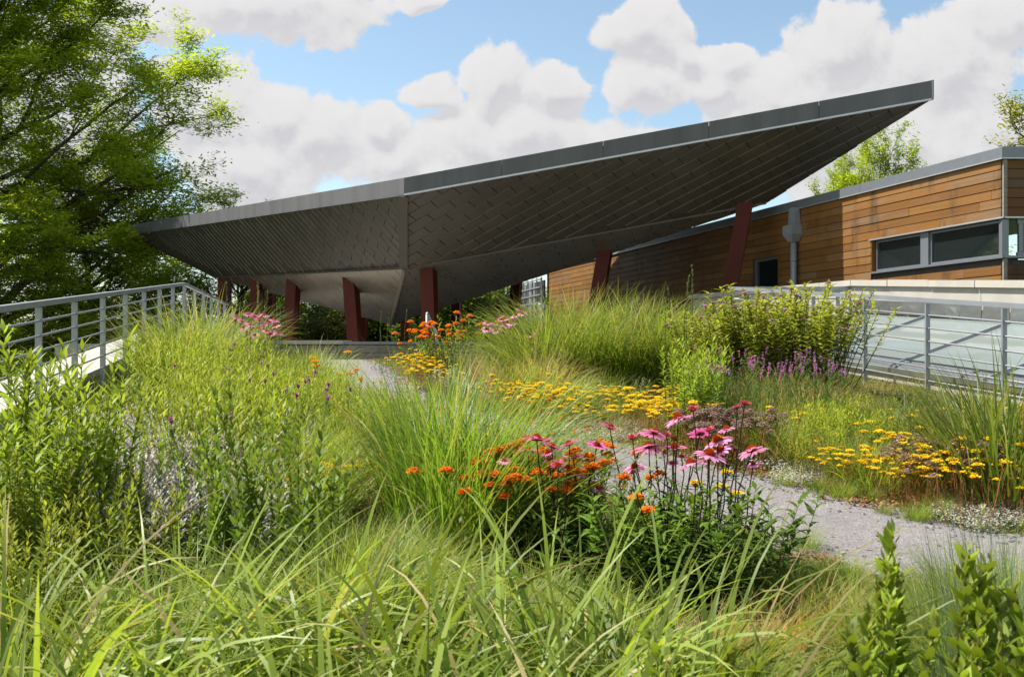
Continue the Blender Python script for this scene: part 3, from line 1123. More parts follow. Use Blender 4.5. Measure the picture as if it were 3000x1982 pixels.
KR = ray_plane(1775, 470, B_ + dn, C_ + dn, KB)
KL = ray_plane(497, 642, B_ + dn, A_ + dn, KB)
VV = P(905, 750, 26.0)
KD = Vector((.3, 29.5, 2.65))
cn = tag(empty('canopy', (-2.4, 25, .2)), 'large angular grey metal canopy on leaning red steel columns', 'canopy')
# rim fascia in sheets
ctr = (A_ + B_ + C_ + D_) / 4


def inset(v, d):
    w = ctr - v
    w.z = 0
    return v + w.normalized() * d


RIM = [A_, B_, C_, D_]
for (p, q, nseg) in ((A_, B_, 5), (B_, C_, 5), (C_, D_, 4), (D_, A_, 4)):
    out = (q - p).cross(Vector((0, 0, 1))).normalized()
    for i in range(nseg):
        a0 = p.lerp(q, i / nseg)
        a1 = p.lerp(q, (i + 1) / nseg)
        sh = (q - p).normalized() * .004
        if i == 0:
            a0 = a0 - sh
        quad = [a0 + sh + dn, a1 - sh + dn, a1 - sh, a0 + sh]
        child('fascia_panel', prism(quad, out * -.03), M_FASCIA, cn)
    lo = [p + dn + Vector((0, 0, -.002)), q + dn + Vector((0, 0, -.002))]
    if p is B_:
        child('drip_edge', prism([lo[0] + out * .012, lo[1] + out * .012, lo[1] - out * .05, lo[0] - out * .05], (0, 0, -.035)), M_DRIP, cn)  # paler metal on this side stands for light caught along the lower edge
    else:
        child('drip_edge', prism([lo[0] + out * .004, lo[1] + out * .004, lo[1] - out * .05, lo[0] - out * .05], (0, 0, -.03)), M_FASCIA, cn)
tp = [inset(v, .12) + Vector((0, 0, -.08)) for v in RIM]
child('roof', ([*tp], [(0, 1, 3), (1, 2, 3)]), M_ROOF, cn)


def clip_poly(poly, rect):
    """Sutherland-Hodgman: rectangle clipped by a convex polygon (2D)"""
    out = list(rect)
    m = len(poly)
    area = sum(poly[i][0] * poly[(i + 1) % m][1] - poly[(i + 1) % m][0] * poly[i][1] for i in range(m))
    pl = poly if area > 0 else poly[::-1]
    for i in range(m):
        a, b = pl[i], pl[(i + 1) % m]
        res = []
        ins = lambda p: (b[0] - a[0]) * (p[1] - a[1]) - (b[1] - a[1]) * (p[0] - a[0]) >= 0
        for j in range(len(out)):
            p, q = out[j], out[(j + 1) % len(out)]
            ip, iq = ins(p), ins(q)
            if ip != iq:
                d1 = (b[0] - a[0]) * (p[1] - a[1]) - (b[1] - a[1]) * (p[0] - a[0])
                d2 = (b[0] - a[0]) * (q[1] - a[1]) - (b[1] - a[1]) * (q[0] - a[0])
                t = d1 / (d1 - d2)
                x = (p[0] + (q[0] - p[0]) * t, p[1] + (q[1] - p[1]) * t)
            if ip:
                res.append(p)
            if ip != iq:
                res.append(x)
        out = res
        if len(out) < 3:
            return []
    return out


def facet_panels(poly, e1, wid, length, thick, gap, stag=0.5, flip=False):
    """list of (depth, prism) covering a planar facet with lapped sheets"""
    p0 = poly[0]
    n = (poly[1] - p0).cross(poly[2] - p0).normalized()
    if n.dot(-p0) < 0:      # towards the viewer side, i.e. down and out
        n = -n
    e1 = (e1 - n * e1.dot(n)).normalized()
    e2 = n.cross(e1)
    to2 = lambda v: ((v - p0).dot(e1), (v - p0).dot(e2))
    to3 = lambda q, h: p0 + e1 * q[0] + e2 * q[1] + n * h
    poly2 = [to2(v) for v in poly]
    xs, ys_ = [q[0] for q in poly2], [q[1] for q in poly2]
    res = []
    r0 = int(math.floor(min(ys_) / wid)) - 1
    r1 = int(math.ceil(max(ys_) / wid)) + 1
    for r in range(r0, r1):
        off = (r * stag % 1.0) * length
        c0 = int(math.floor((min(xs) - off) / length)) - 1
        c1 = int(math.ceil((max(xs) - off) / length)) + 1
        for c in range(c0, c1):
            x0, x1 = off + c * length, off + (c + 1) * length
            y0, y1 = r * wid, (r + 1) * wid
            g = gap / 2
            rc = clip_poly(poly2, [(x0 + g, y0 + g), (x1 - g, y0 + g), (x1 - g, y1 - g), (x0 + g, y1 - g)])
            if len(rc) < 3:
                continue
            ar = abs(sum(rc[i][0] * rc[(i + 1) % len(rc)][1] - rc[(i + 1) % len(rc)][0] * rc[i][1] for i in range(len(rc)))) / 2
            if ar < .0015:
                continue
            bot, top = [], []
            for q in rc:
                fr_ = (q[1] - y0) / wid
                lift = thick * (.35 + .65 * (1 - fr_ if flip else fr_)) + thick * .12 * (q[0] - x0) / length
                bot.append(to3(q, .004))
                top.append(to3(q, .006 + lift))
            mid = sum(top, Vector()) / len(top)
            top = [v + (mid - v).normalized() * min(.010, (mid - v).length * .2) for v in top]
            k = len(rc)
            V = bot + top
            Fc = [tuple(reversed(range(k))), tuple(range(k, 2 * k))] + [(i, (i + 1) % k, k + (i + 1) % k, k + i) for i in range(k)]
            m = sum(top, Vector()) / k
            res.append((ar / (m.length ** 2), (V, Fc)))
    return res


def backing(name, poly, h=-.02):
    child(name, prism(poly, (0, 0, .03)), M_SOFFIT_BACK, cn)


Bl, Cl, Al, Dl = (inset(v + dn, .03) for v in (B_, C_, A_, D_))
FACE_R = [Bl, Cl, KR, KB]
FACE_L = [Al, Bl, KB, KL]
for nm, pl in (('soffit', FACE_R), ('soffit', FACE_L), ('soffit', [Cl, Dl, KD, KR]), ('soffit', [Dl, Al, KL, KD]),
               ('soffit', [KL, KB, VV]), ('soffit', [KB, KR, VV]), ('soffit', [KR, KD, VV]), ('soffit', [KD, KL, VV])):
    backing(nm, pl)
s1 = ray_plane(946, 580, *FACE_R[:3])
s2 = ray_plane(1140, 468, *FACE_R[:3])
s3 = ray_plane(827, 477, *FACE_L[:3])
s4 = ray_plane(897, 554, *FACE_L[:3])
ER, EL = (s2 - s1).normalized(), (s4 - s3).normalized()
pan = facet_panels(FACE_R, s2 - s1, .235, .62, .022, .004, .5) + facet_panels(FACE_L, s4 - s3, .235, .62, .020, .004)
pan.sort(key=lambda t: -t[0])
def seam_light(o, k, e):
    """paler long edges: light caught at the seams, put into the colour"""
    o.data.materials.append(M_HEM)
    vs = o.data.vertices
    for i, f in enumerate(o.data.polygons[2:2 + k]):
        d = (vs[f.vertices[1]].co - vs[f.vertices[0]].co).normalized()
        if abs(d.dot(e)) > .95:
            f.material_index = 1


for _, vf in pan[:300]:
    seam_light(child('soffit_panel', vf, M_SOFFIT, cn), len(vf[0]) // 2, ER if (vf[0][0] - KB).dot(Vector((1, 0, 0))) > -.05 else EL)
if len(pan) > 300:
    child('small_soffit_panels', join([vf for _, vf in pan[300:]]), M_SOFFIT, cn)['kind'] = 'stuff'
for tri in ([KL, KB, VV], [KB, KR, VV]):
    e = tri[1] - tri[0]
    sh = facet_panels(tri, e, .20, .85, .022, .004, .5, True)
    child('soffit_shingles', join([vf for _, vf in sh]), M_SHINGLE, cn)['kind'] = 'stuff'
# folded trims along the keel
child('keel_trim', beam(Bl + Vector((-.02, -.03, -.05)), KB + Vector((-.02, -.05, -.02)), .19, .05, (0, -1, 0)), M_SOFFIT, cn)
child('keel_trim', beam(KB + Vector((-.02, -.05, -.05)), VV + Vector((0, -.06, -.02)), .20, .05, (0, -1, .3)), M_HEM, cn)
child('edge_trim', beam(KL + Vector((0, -.02, -.01)), KB + Vector((-.1, -.02, -.01)), .05, .04), M_SOFFIT, cn)
child('edge_trim', beam(KB + Vector((.1, -.02, -.01)), KR + Vector((0, -.02, -.01)), .05, .04), M_SOFFIT, cn)


def column(dxt, dyt, dxb, w, Y=None, tri=None, Yb=None, zb=.2):
    if tri is not None:
        top = ray_plane(dxt, dyt, *tri)
    else:
        top = P(dxt, dyt, Y)
    yb = Yb if Yb else top.y
    bot = Vector(((dxb * 1.2642 - 1500) / F_PX * yb, yb, zb))
    top2 = top + (top - bot).normalized() * .16
    w *= .84
    ax = (top - bot).normalized()
    sx = Vector((1, -.25, 0))
    sx = (sx - ax * sx.dot(ax)).normalized()
    sy = ax.cross(sx)
    L = (top2 - bot).length
    c = (top2 + bot) / 2
    parts = [box(c - sy * (w * .5), sx, sy, ax, w, .028, L), box(c + sy * (w * .5), sx, sy, ax, w, .028, L), box(c, sx, sy, ax, .022, w - .03, L),
             box(c - sx * (w * .42), sx, sy, ax, .016, w - .03, L), box(c + sx * (w * .42), sx, sy, ax, .016, w - .03, L)]
    child('column', join(parts), M_RED, cn)
    child('base_plate', box(bot + Vector((0, 0, .012)), (1, 0, 0), (0, 1, 0), (0, 0, 1), w * 1.5, w * 1.5, .025), M_DARKMETAL, cn)


TL_, TR_ = [KL, KB, VV], [KB, KR, VV]
column(993, 624, 999, .36, tri=TR_)
column(813, 656, 824, .36, tri=TL_)
column(680, 658, 671, .36, tri=TL_)
column(597, 656, 594, .36, tri=TL_)
column(521, 652, 520, .36, tri=TL_)
column(1726, 480, 1668, .36, tri=TR_)
column(1402, 584, 1366, .36, tri=TR_)
column(1199, 640, 1182, .33, Y=29)
column(1059, 690, 1056, .33, Y=32)
column(940, 738, 940, .33, Y=35)
column(842, 735, 838, .33, Y=36)
column(628, 690, 625, .33, Y=38)

# handrail by the columns
hr = tag(empty('handrail', (-1.2, 16.6, .1)), 'short pale tubular handrail beside the orange milkweed and red column', 'handrail')
h0, h1, h2 = P(988, 792, 16.6), P(990, 726, 16.6), P(1012, 772, 17.4)
child('post', cyl(Vector((h0.x, h0.y, .0)), h1, .024, 10), M_GALV, hr, True)
child('rail', cyl(h1 + Vector((0, -.02, 0)), h2, .024, 10), M_GALV, hr, True)
child('post', cyl(Vector((h2.x, h2.y, .2)), h2, .024, 10), M_GALV, hr, True)

# ------------------------------------------------------------------ trees


def limb(p0, d0, L, r0, r1, k=7, wob=0.10, up=0.0):
    """one wandering limb: points and radii"""
    pts = [np.array(p0, float)]
    d = np.array(d0, float)
    d /= np.linalg.norm(d)
    for i in range(k - 1):
        d = d + RNG.normal(0, wob, 3) + np.array([0, 0, up])
        d /= np.linalg.norm(d)
        pts.append(pts[-1] + d * L / (k - 1))
    return np.array(pts), np.linspace(r0, r1, k)


def grow_tree(height, trunk_h, spread, nlimb, seed, leaf, leaf_cols, n_leaf, droop=0.0, trunk_r=0.3, low=0.25, twig=0.55, flat=0.55, lmin=0.0, cull=None):
    global RNG
    keep = RNG
    RNG = np.random.default_rng(seed)
    wood = Geo()
    paths = []
    tr, rr = limb((0, 0, 0), (RNG.normal(0, .03), RNG.normal(0, .03), 1), height * .93, trunk_r, .05, 12, .05, .05)
    paths.append((tr, rr, 8))
    tips, tipdir = [], []
    ga = RNG.uniform(0, 6.28)
    for i in range(nlimb):
        f = low + (0.97 - low) * (i + RNG.uniform(0, .9)) / nlimb
        z = f * (len(tr) - 1)
        i0 = min(int(z), len(tr) - 2)
        p = tr[i0] + (tr[i0 + 1] - tr[i0]) * (z - i0)
        ga += 2.4 + RNG.normal(0, .3)
        shape = math.sin(math.pi * min(1, (0.22 + 0.78 * (f - low) / (1 - low))) ** 0.9)
        L = spread * (0.36 + 0.64 * (1 - ((f - low) / (1 - low)) ** 1.6) * min(1, .75 + 2 * (f - low))) * RNG.uniform(.82, 1.1)
        el = 0.15 + 0.75 * (f - low) / (1 - low) + RNG.normal(0, .08) - droop * (1 - f)
        d = (math.cos(ga) * math.cos(el), math.sin(ga) * math.cos(el), math.sin(el))
        lp, lr = limb(p, d, L, max(.03, trunk_r * .42 * (1 - .6 * f)), .018, 9, .12, .03)
        paths.append((lp, lr, 6))
        nb = max(4, int(7 * L / spread) + 3)
        for j in range(nb):
            g = RNG.uniform(.22, 1.0)
            k = g * (len(lp) - 1)
            k0 = min(int(k), len(lp) - 2)
            q = lp[k0] + (lp[k0 + 1] - lp[k0]) * (k - k0)
            ld = lp[k0 + 1] - lp[k0]
            ld /= np.linalg.norm(ld)
            sd = np.cross(ld, [0, 0, 1]) * RNG.choice([-1, 1]) + RNG.normal(0, .35, 3)
            bd = ld * .75 + sd * .75 + np.array([0, 0, RNG.normal(.05, .25)])
            bL = spread * RNG.uniform(.16, .34) * (1.15 - .5 * g)
            bp, br = limb(q, bd, bL, .022, .008, 6, .16, .02)
            paths.append((bp, br, 4))
            for m in range(5):
                h = RNG.uniform(.25, 1.0)
                kk = h * (len(bp) - 1)
                k1 = min(int(kk), len(bp) - 2)
                qq = bp[k1] + (bp[k1 + 1] - bp[k1]) * (kk - k1)
                td = (bp[k1 + 1] - bp[k1])
                td /= np.linalg.norm(td)
                td = td + RNG.normal(0, .55, 3) * np.array([1, 1, .6])
                tp_, trr = limb(qq, td, twig * RNG.uniform(.6, 1.2), .008, .003, 4, .18, 0)
                if RNG.random() < .5:
                    paths.append((tp_, trr, 3))
                tips.append(tp_)
    for sd in (8, 6, 4, 3):
        for kk in set(len(p) for p, r, s in paths if s == sd):
            ps = [p for p, r, s in paths if s == sd and len(p) == kk]
            rs = [r for p, r, s in paths if s == sd and len(p) == kk]
            wood.add(*tubes(np.array(ps), np.array(rs), (.06, .05, .042), sd))
    tips = np.array(tips)                       # n,4,3
    if cull is not None:                        # the flank far outside the picture stays bare
        tips = tips[tips[:, 0, 0] > cull]
    n = len(tips)
    which = RNG.integers(0, n, n_leaf)
    g = RNG.uniform(0, 3, n_leaf)
    k0 = np.minimum(g.astype(int), 2)
    base = tips[which, k0] + (tips[which, k0 + 1] - tips[which, k0]) * (g - k0)[:, None]
    base = base + RNG.normal(0, .13 * twig / .5, (n_leaf, 3)) * np.array([1, 1, flat])
    base = base[base[:, 2] > lmin] if lmin else base
    n_leaf = len(base)
    tone = RNG.normal(0, .13, n)[which[:n_leaf]]
    ci = RNG.integers(0, len(leaf_cols), n_leaf)
    cols = np.array(leaf_cols)[ci] * np.exp(tone + RNG.normal(0, .12, n_leaf))[:, None]
    g_ = Geo()
    g_.add(*ribbons(base, RNG.uniform(0, 6.28, n_leaf), RNG.uniform(.5, 1.6, n_leaf), RNG.uniform(1.3, 2.4, n_leaf), leaf * RNG.uniform(.7, 1.25, n_leaf), leaf * RNG.uniform(.35, .6, n_leaf), cols, 1, 'leaf', 1.0, 0.9))
    RNG = keep
    return wood.mesh('trunk', M_BARK), g_.mesh('crown', M_TREELEAF)


def plant_tree(name, meshes, x, y, z, label, rz=0.0, sc=1.0, group=None):
    t = tag(empty(name, (x, y, z), rz), label, 'tree', group)
    t.scale = (sc, sc, sc) if not hasattr(sc, '__len__') else sc
    link('trunk', meshes[0], t)
    link('crown', meshes[1], t)
    return t


OAK_C = [(.25, .36, .032), (.29, .38, .034), (.33, .39, .034), (.20, .32, .03)]
DARK_C = [(.10, .16, .024), (.12, .19, .026), (.15, .20, .028)]
YEL_C = [(.22, .24, .022), (.25, .26, .026), (.17, .21, .02)]
oakA = grow_tree(21.5, 4, 14.5, 100, 11, .19, OAK_C, 320000, .08, .55, .10, 1.1, .5, cull=-4.5)
oakB = grow_tree(14, 4, 7.0, 40, 23, .19, OAK_C, 60000, .1, .30, .12, .8, .5)
oakC = grow_tree(13, 3, 6.0, 26, 37, .22, DARK_C, 30000, .1, .26, .10, .9, .5)
oakY = grow_tree(12, 3, 5.5, 26, 41, .18, YEL_C, 30000, .1, .24, .15, .8, .5)

plant_tree('oak_tree', oakA, -24.0, 41.0, -4.6, 'large bright green oak filling the sky behind the railing beside the canopy tip', 0.0)
plant_tree('oak_tree', oakB, -12.2, 43.0, -4.6, 'oak with a dark trunk seen under the left end of the canopy', 1.9, .72)
plant_tree('oak_tree', oakB, -14.2, 22.5, -4.9, 'smaller oak reaching up just outside the pale parapet, in front of the large one', 4.4, .58)
plant_tree('oak_tree', oakB, -16.2, 29.5, -4.9, 'mid sized oak behind the railing posts and below the large one', 2.9, .66)
plant_tree('oak_tree', oakC, -22.0, 31.0, -4.6, 'dark oak behind the railing at the picture edge', 2.5, 1.1)
plant_tree('oak_tree', oakY, -17.0, 41.0, -4.6, 'yellowish green oak beyond the tip of the canopy', 0.9, 1.0)
plant_tree('oak_tree', oakC, -12.6, 34.0, -6.0, 'low leafy tree filling the gap under the canopy tip', 5.0, .62)
# tops behind the timber building
plant_tree('oak_tree', oakB, 15.0, 41.0, -4.6, 'oak whose top rises over the middle of the timber building roof', 0.4, (.55, .55, .90))
plant_tree('oak_tree', oakB, 13.0, 40.0, -4.6, 'small crowned oak showing beside the canopy tip over the roof edge', 3.1, (.40, .40, .80))
plant_tree('oak_tree', oakY, 21.6, 38.5, -4.6, 'yellowish oak above the corner of the timber building', 2.2, (.8, .8, 1.2))
plant_tree('oak_tree', oakY, 10.2, 62.0, -4.6, 'distant pale tree in the gap between canopy and building', 1.2, .98)
# row of trees beyond the deck
bx = [(-19, 52), (-13.5, 56), (-8.2, 50), (-4.6, 58), (-1.2, 52), (2.4, 57), (6.5, 54), (-27, 46), (-34, 55), (12, 64), (-10.5, 66), (20, 66), (28, 60)]
for i, (x, y) in enumerate(bx):
    plant_tree('background_tree', oakC, x, y, -4.6, 'dark green tree in the row beyond the canopy deck', i * 1.37, (.9, .9, (.58 if -12 < x < 8 or x > 11 else .8) + .10 * ((i * 5) % 4) / 3), 'trees in the row beyond the deck')


def shrub_mesh(seed, rad, hgt, cols, leaf, n):
    global RNG
    keep = RNG
    RNG = np.random.default_rng(seed)
    g = Geo()
    k = 26
    ang = RNG.uniform(0, 6.28, k)
    e = RNG.uniform(.35, 1.35, k)
    paths = []
    for a_, el in zip(ang, e):
        p, r = limb((RNG.normal(0, .05), RNG.normal(0, .05), 0), (math.cos(a_) * math.cos(el), math.sin(a_) * math.cos(el), math.sin(el)), hgt * RNG.uniform(.7, 1.05), .02, .004, 6, .1, .06)
        paths.append(p)
    paths = np.array(paths)
    g.add(*tubes(paths, np.linspace(.018, .004, 6), (.05, .04, .03), 4))
    st = g.mesh('stem', M_BARK)
    w = RNG.integers(0, k, n)
    t = RNG.uniform(1.5, 5, n)
    i0 = np.minimum(t.astype(int), 4)
    b = paths[w, i0] + (paths[w, i0 + 1] - paths[w, i0]) * (t - i0)[:, None] + RNG.normal(0, .16 * rad, (n, 3))
    b[:, 2] = np.abs(b[:, 2])
    c = np.array(cols)[RNG.integers(0, len(cols), n)] * np.exp(RNG.normal(0, .2, n))[:, None]
    g2 = Geo().add(*ribbons(b, RNG.uniform(0, 6.28, n), RNG.uniform(.4, 1.6, n), RNG.uniform(1.2, 2.3, n), leaf * RNG.uniform(.7, 1.2, n), leaf * .5, c, 2, 'lance', 1, .8))
    fo = g2.mesh('foliage', M_LEAF)
    RNG = keep
    return st, fo


SH_D = shrub_mesh(5, 1.0, 1.9, DARK_C, .12, 9000)
SH_Y = shrub_mesh(6, .9, 1.5, [(.14, .17, .03), (.12, .15, .03), (.18, .17, .04)], .10, 7000)
for i, (dx, dyb, Y, mm, s, lab) in enumerate([
        (770, 775, 40, SH_Y, 1.15, 'yellowish shrub beyond the low wall between red columns'),
        (735, 760, 44, SH_D, 1.5, 'rounded dark shrub beyond the deck behind the yellowish one'),
        (860, 770, 42, SH_D, 1.5, 'dark shrub beyond the deck behind the lowest point of the canopy'),
        (965, 765, 41, SH_D, 1.5, 'dark shrub beyond the deck between canopy point and red column'),
        (1030, 770, 39, SH_D, 1.6, 'dark shrub beyond the deck right of the bright red column'),
        (1095, 740, 40, SH_D, 1.9, 'tall dark shrub at the end of the trellis fence'),
        (1010, 740, 45, SH_D, 2.2, 'broad dark shrub far behind the red columns')]):
    p = P(dx, dyb, Y)
    t = tag(empty('shrub', (p.x, Y, .2 if Y < 46 else -4.6), i * 1.1), lab, 'shrub')
    t.scale = (s, s, s)
    link('stem', mm[0], t)
    link('foliage', mm[1], t)

# ------------------------------------------------------------------ plant kinds
G_MID = (.14, .27, .024)
G_YEL = (.23, .33, .030)
G_DARK = (.075, .15, .020)
G_BLUE = (.15, .22, .13)
TAN = (.46, .34, .15)
STRAW = (.50, .40, .19)


def grass_clump(seed, n, L, W, rad, spread, cols, arch=(0.5, 1.3), lean=0.0, lean_az=0.0, segs=6, tip=None, prof='blade', twist=0.8):
    global RNG
    keep = RNG
    RNG = np.random.default_rng(seed)
    r = rad * np.sqrt(RNG.uniform(0, 1, n))
    a = RNG.uniform(0, 6.28, n)
    base = np.stack([r * np.cos(a), r * np.sin(a), np.full(n, -.02)], 1)
    az = a + RNG.normal(0, .7, n)
    th0 = np.abs(RNG.normal(.08, .10, n)) + spread * r / rad
    th1 = th0 + RNG.uniform(*arch, n)
    if lean:
        hx = np.sin(th0) * np.cos(az) + lean * math.cos(lean_az)
        hy = np.sin(th0) * np.sin(az) + lean * math.sin(lean_az)
        az = np.arctan2(hy, hx)
        th0 = np.clip(np.hypot(hx, hy), 0, 1.3)
        th1 = th0 + RNG.uniform(*arch, n)
    ln = L * RNG.uniform(.55, 1.08, n)
    c = np.array(cols)[RNG.integers(0, len(cols), n)]
    dead = RNG.random(n) < .03
    c = np.where(dead[:, None], np.array([.42, .34, .16]), c)
    if tip is not None:
        tip = np.where((RNG.random(n) < .08)[:, None] | dead[:, None], np.array([.46, .36, .17]), np.array(tip))
    c = c * np.exp(RNG.normal(0, .16, n))[:, None]
    g = Geo().add(*ribbons(base, az, th0, th1, ln, W * RNG.uniform(.6, 1.2, n), c, segs, prof, 1.7, twist, tip))
    me = g.mesh('grass_clump', M_GRASS)
    RNG = keep
    return me


def leafy(seed, nst, H, rad, leafL, leafW, nl, col, tipcol, stemcol, th=(0.7, 1.5), prof='lance', lean=.12, low=.12, taper=.6, segs=3, bud=None, droop=.5, whorl=2.4, mat=None):
    """stems with leaves all the way up; returns stem mesh, leaf mesh and list of stem tips"""
    global RNG
    keep = RNG
    RNG = np.random.default_rng(seed)
    S, Lf = Geo(), Geo()
    k = 7
    paths = []
    for i in range(nst):
        a = RNG.uniform(0, 6.28)
        r = rad * math.sqrt(RNG.uniform(0, 1)) if nst > 1 else 0
        h = H * RNG.uniform(.78, 1.06) if nst > 1 else H
        la = a + RNG.normal(0, .6)
        d = (math.cos(la) * lean * (r / rad if rad else 1) * 1.6, math.sin(la) * lean * (r / rad if rad else 1) * 1.6, 1)
        p, _ = limb((r * math.cos(a), r * math.sin(a), -.02), d, h, 1, 1, k, .035, .02)
        paths.append(p)
    paths = np.array(paths)
    sr = H * .0045
    S.add(*tubes(paths, np.linspace(sr * 1.2, sr * .4, k), stemcol, 4))
    N = nst * nl
    si = np.repeat(np.arange(nst), nl)
    tt = np.tile(np.linspace(low, 1.0, nl), nst)
    g = tt * (k - 1)
    i0 = np.minimum(g.astype(int), k - 2)
    b = paths[si, i0] + (paths[si, i0 + 1] - paths[si, i0]) * (g - i0)[:, None]
    az = np.tile(np.arange(nl) * whorl, nst) + np.repeat(RNG.uniform(0, 6.28, nst), nl) + RNG.normal(0, .25, N)
    size = (1 - taper * tt ** 2.5) * np.minimum(1, .55 + 1.6 * tt) * RNG.uniform(.75, 1.15, N)
    up = th[1] * (1 - tt) + th[0] * tt
    th0 = np.clip(up - .05 + RNG.normal(0, .12, N), .1, 2.0)
    c0 = np.asarray(col)[None] * (1 - (tt ** 1.4)[:, None]) + np.asarray(tipcol)[None] * (tt ** 1.4)[:, None]
    c0 = c0 * np.exp(RNG.normal(0, .15, N))[:, None]
    Lf.add(*ribbons(b, az, th0, th0 + droop * RNG.uniform(.4, 1.4, N), leafL * size, leafW * size, c0, segs, prof, 1.0, .35))
    if bud is not None:
        for p in paths:
            nb = 34
            t_ = RNG.uniform(.80, 1.02, nb)
            gg = np.clip(t_, 0, 1) * (k - 1)
            j0 = np.minimum(gg.astype(int), k - 2)
            bb = p[j0] + (p[j0 + 1] - p[j0]) * (gg - j0)[:, None] + np.stack([RNG.normal(0, .006, nb), RNG.normal(0, .006, nb), (t_ - np.clip(t_, 0, 1)) * H], 1)
            Lf.add(*ribbons(bb, RNG.uniform(0, 6.28, nb), RNG.uniform(.2, .7, nb), RNG.uniform(.2, .5, nb), .028 * RNG.uniform(.7, 1.2, nb), .012, vary(bud, nb), 2, 'lance', 1, .3))
    tips = paths[:, -1].copy()
    st, lf = S.mesh('stem', M_LEAF), Lf.mesh('leaves', mat or M_LEAF)
    RNG = keep
    return st, lf, tips


def disc_flower(seed, rad, n, col, bh=.3, pet=.010, mat=None):
    """flat topped cluster of many small florets"""
    global RNG
    keep = RNG
    RNG = np.random.default_rng(seed)
    r = rad * np.sqrt(RNG.uniform(0, 1, n))
    a = RNG.uniform(0, 6.28, n)
    b = np.stack([r * np.cos(a), r * np.sin(a), bh * rad * (1 - (r / rad) ** 2) + RNG.normal(0, .06 * rad, n)], 1)
    g = Geo()
    for k in range(3):
        g.add(*ribbons(b, a + k * 2.1 + RNG.normal(0, .4, n), RNG.uniform(.3, 1.3, n), RNG.uniform(1.0, 2.0, n), pet * RNG.uniform(.7, 1.3, n), pet * .75, vary(col, n, .14, .06), 1, 'flat', 1, .5))
    # rays below the cluster
    m = 7
    aa = np.arange(m) * 2 * np.pi / m
    pth = np.stack([np.stack([np.zeros(m), np.zeros(m), np.full(m, -rad * .9)], 1), np.stack([np.cos(aa) * rad * .7, np.sin(aa) * rad * .7, np.zeros(m)], 1)], 1)
    g.add(*tubes(pth, rad * .035, (.14, .17, .04), 3))
    me = g.mesh('flower_head', mat or M_PETAL)
    RNG = keep
    return me


def coneflower_head(seed, mode):
    """petals and cone, unit: metres, head about 11 cm across"""
    global RNG
    keep = RNG
    RNG = np.random.default_rng(seed)
    n = 16 if mode != 'bud' else 12
    a = np.arange(n) * 2 * np.pi / n + RNG.normal(0, .07, n)
    if mode == 'open':
        th0, th1, L, W = RNG.normal(1.50, .08, n), RNG.normal(2.05, .16, n), .054 * RNG.uniform(.85, 1.1, n), .0185
    elif mode == 'flat':
        th0, th1, L, W = RNG.normal(1.35, .08, n), RNG.normal(1.70, .14, n), .050 * RNG.uniform(.85, 1.1, n), .0175
    elif mode == 'up':
        th0, th1, L, W = RNG.normal(.75, .10, n), RNG.normal(1.25, .15, n), .038 * RNG.uniform(.85, 1.1, n), .010
    else:
        th0, th1, L, W = RNG.normal(.5, .1, n), RNG.normal(.7, .1, n), .014 * RNG.uniform(.8, 1.1, n), .006
    b = np.stack([np.cos(a) * .012, np.sin(a) * .012, RNG.normal(0, .0015, n)], 1)
    pc = {'open': (.80, .26, .50), 'flat': (.84, .15, .42), 'up': (.55, .06, .18), 'bud': (.28, .12, .05)}[mode]
    g = Geo()
    c = vary(pc, n, .12, .05)
    g.add(*ribbons(b, a, th0, th1, L, W, c, 4, 'petal', 1.2, .2, np.clip(np.array(pc) * np.array([1.12, 1.6, 1.3]), 0, .9)))
    pm = g.mesh('petals', M_PETAL)
    k = Geo()
    m = 150
    u = np.sqrt((np.arange(m) + .5) / m)
    aa = np.arange(m) * 2.399963
    R = .019 if mode != 'bud' else .013
    H = .020 if mode != 'bud' else .013
    bb = np.stack([u * R * np.cos(aa), u * R * np.sin(aa), H * (1 - u ** 2) - .002], 1)
    cc = np.array([.42, .045, .012])[None] * (1 - u[:, None]) + np.array([.26, .018, .012])[None] * u[:, None]
    if mode == 'bud':
        cc = cc * .5 + np.array([.10, .05, .01])
    k.add(*ribbons(bb, aa, u * 1.0, u * 1.1, .009, .0042, cc, 1, 'flat', 1, .2, (.62, .16, .02) if mode != 'bud' else None))
    # solid core dome
    rings, sg = 5, 12
    th = np.linspace(0, np.pi / 2, rings)
    ph = np.arange(sg) * 2 * np.pi / sg
    Vd = np.stack([np.cos(th)[:, None] * R * np.cos(ph), np.cos(th)[:, None] * R * np.sin(ph), np.broadcast_to((np.sin(th) * H - .002)[:, None], (rings, sg))], -1).reshape(-1, 3)
    idx = np.arange(rings * sg).reshape(rings, sg)
    nx_ = np.roll(idx, -1, 1)
    k.add(Vd, np.stack([idx[:-1], nx_[:-1], nx_[1:], idx[1:]], -1).reshape(-1, 4), (.22, .03, .012))
    # green bracts under the head
    q = 12
    ab = np.arange(q) * 2 * np.pi / q
    k.add(*ribbons(np.stack([np.cos(ab) * .004, np.sin(ab) * .004, np.full(q, -.006)], 1), ab, 1.0, 1.5, .016, .006, (.07, .12, .03), 1, 'lance', 1, .1))
    cm = k.mesh('cone', M_CONE)
    RNG = keep
    return pm, cm


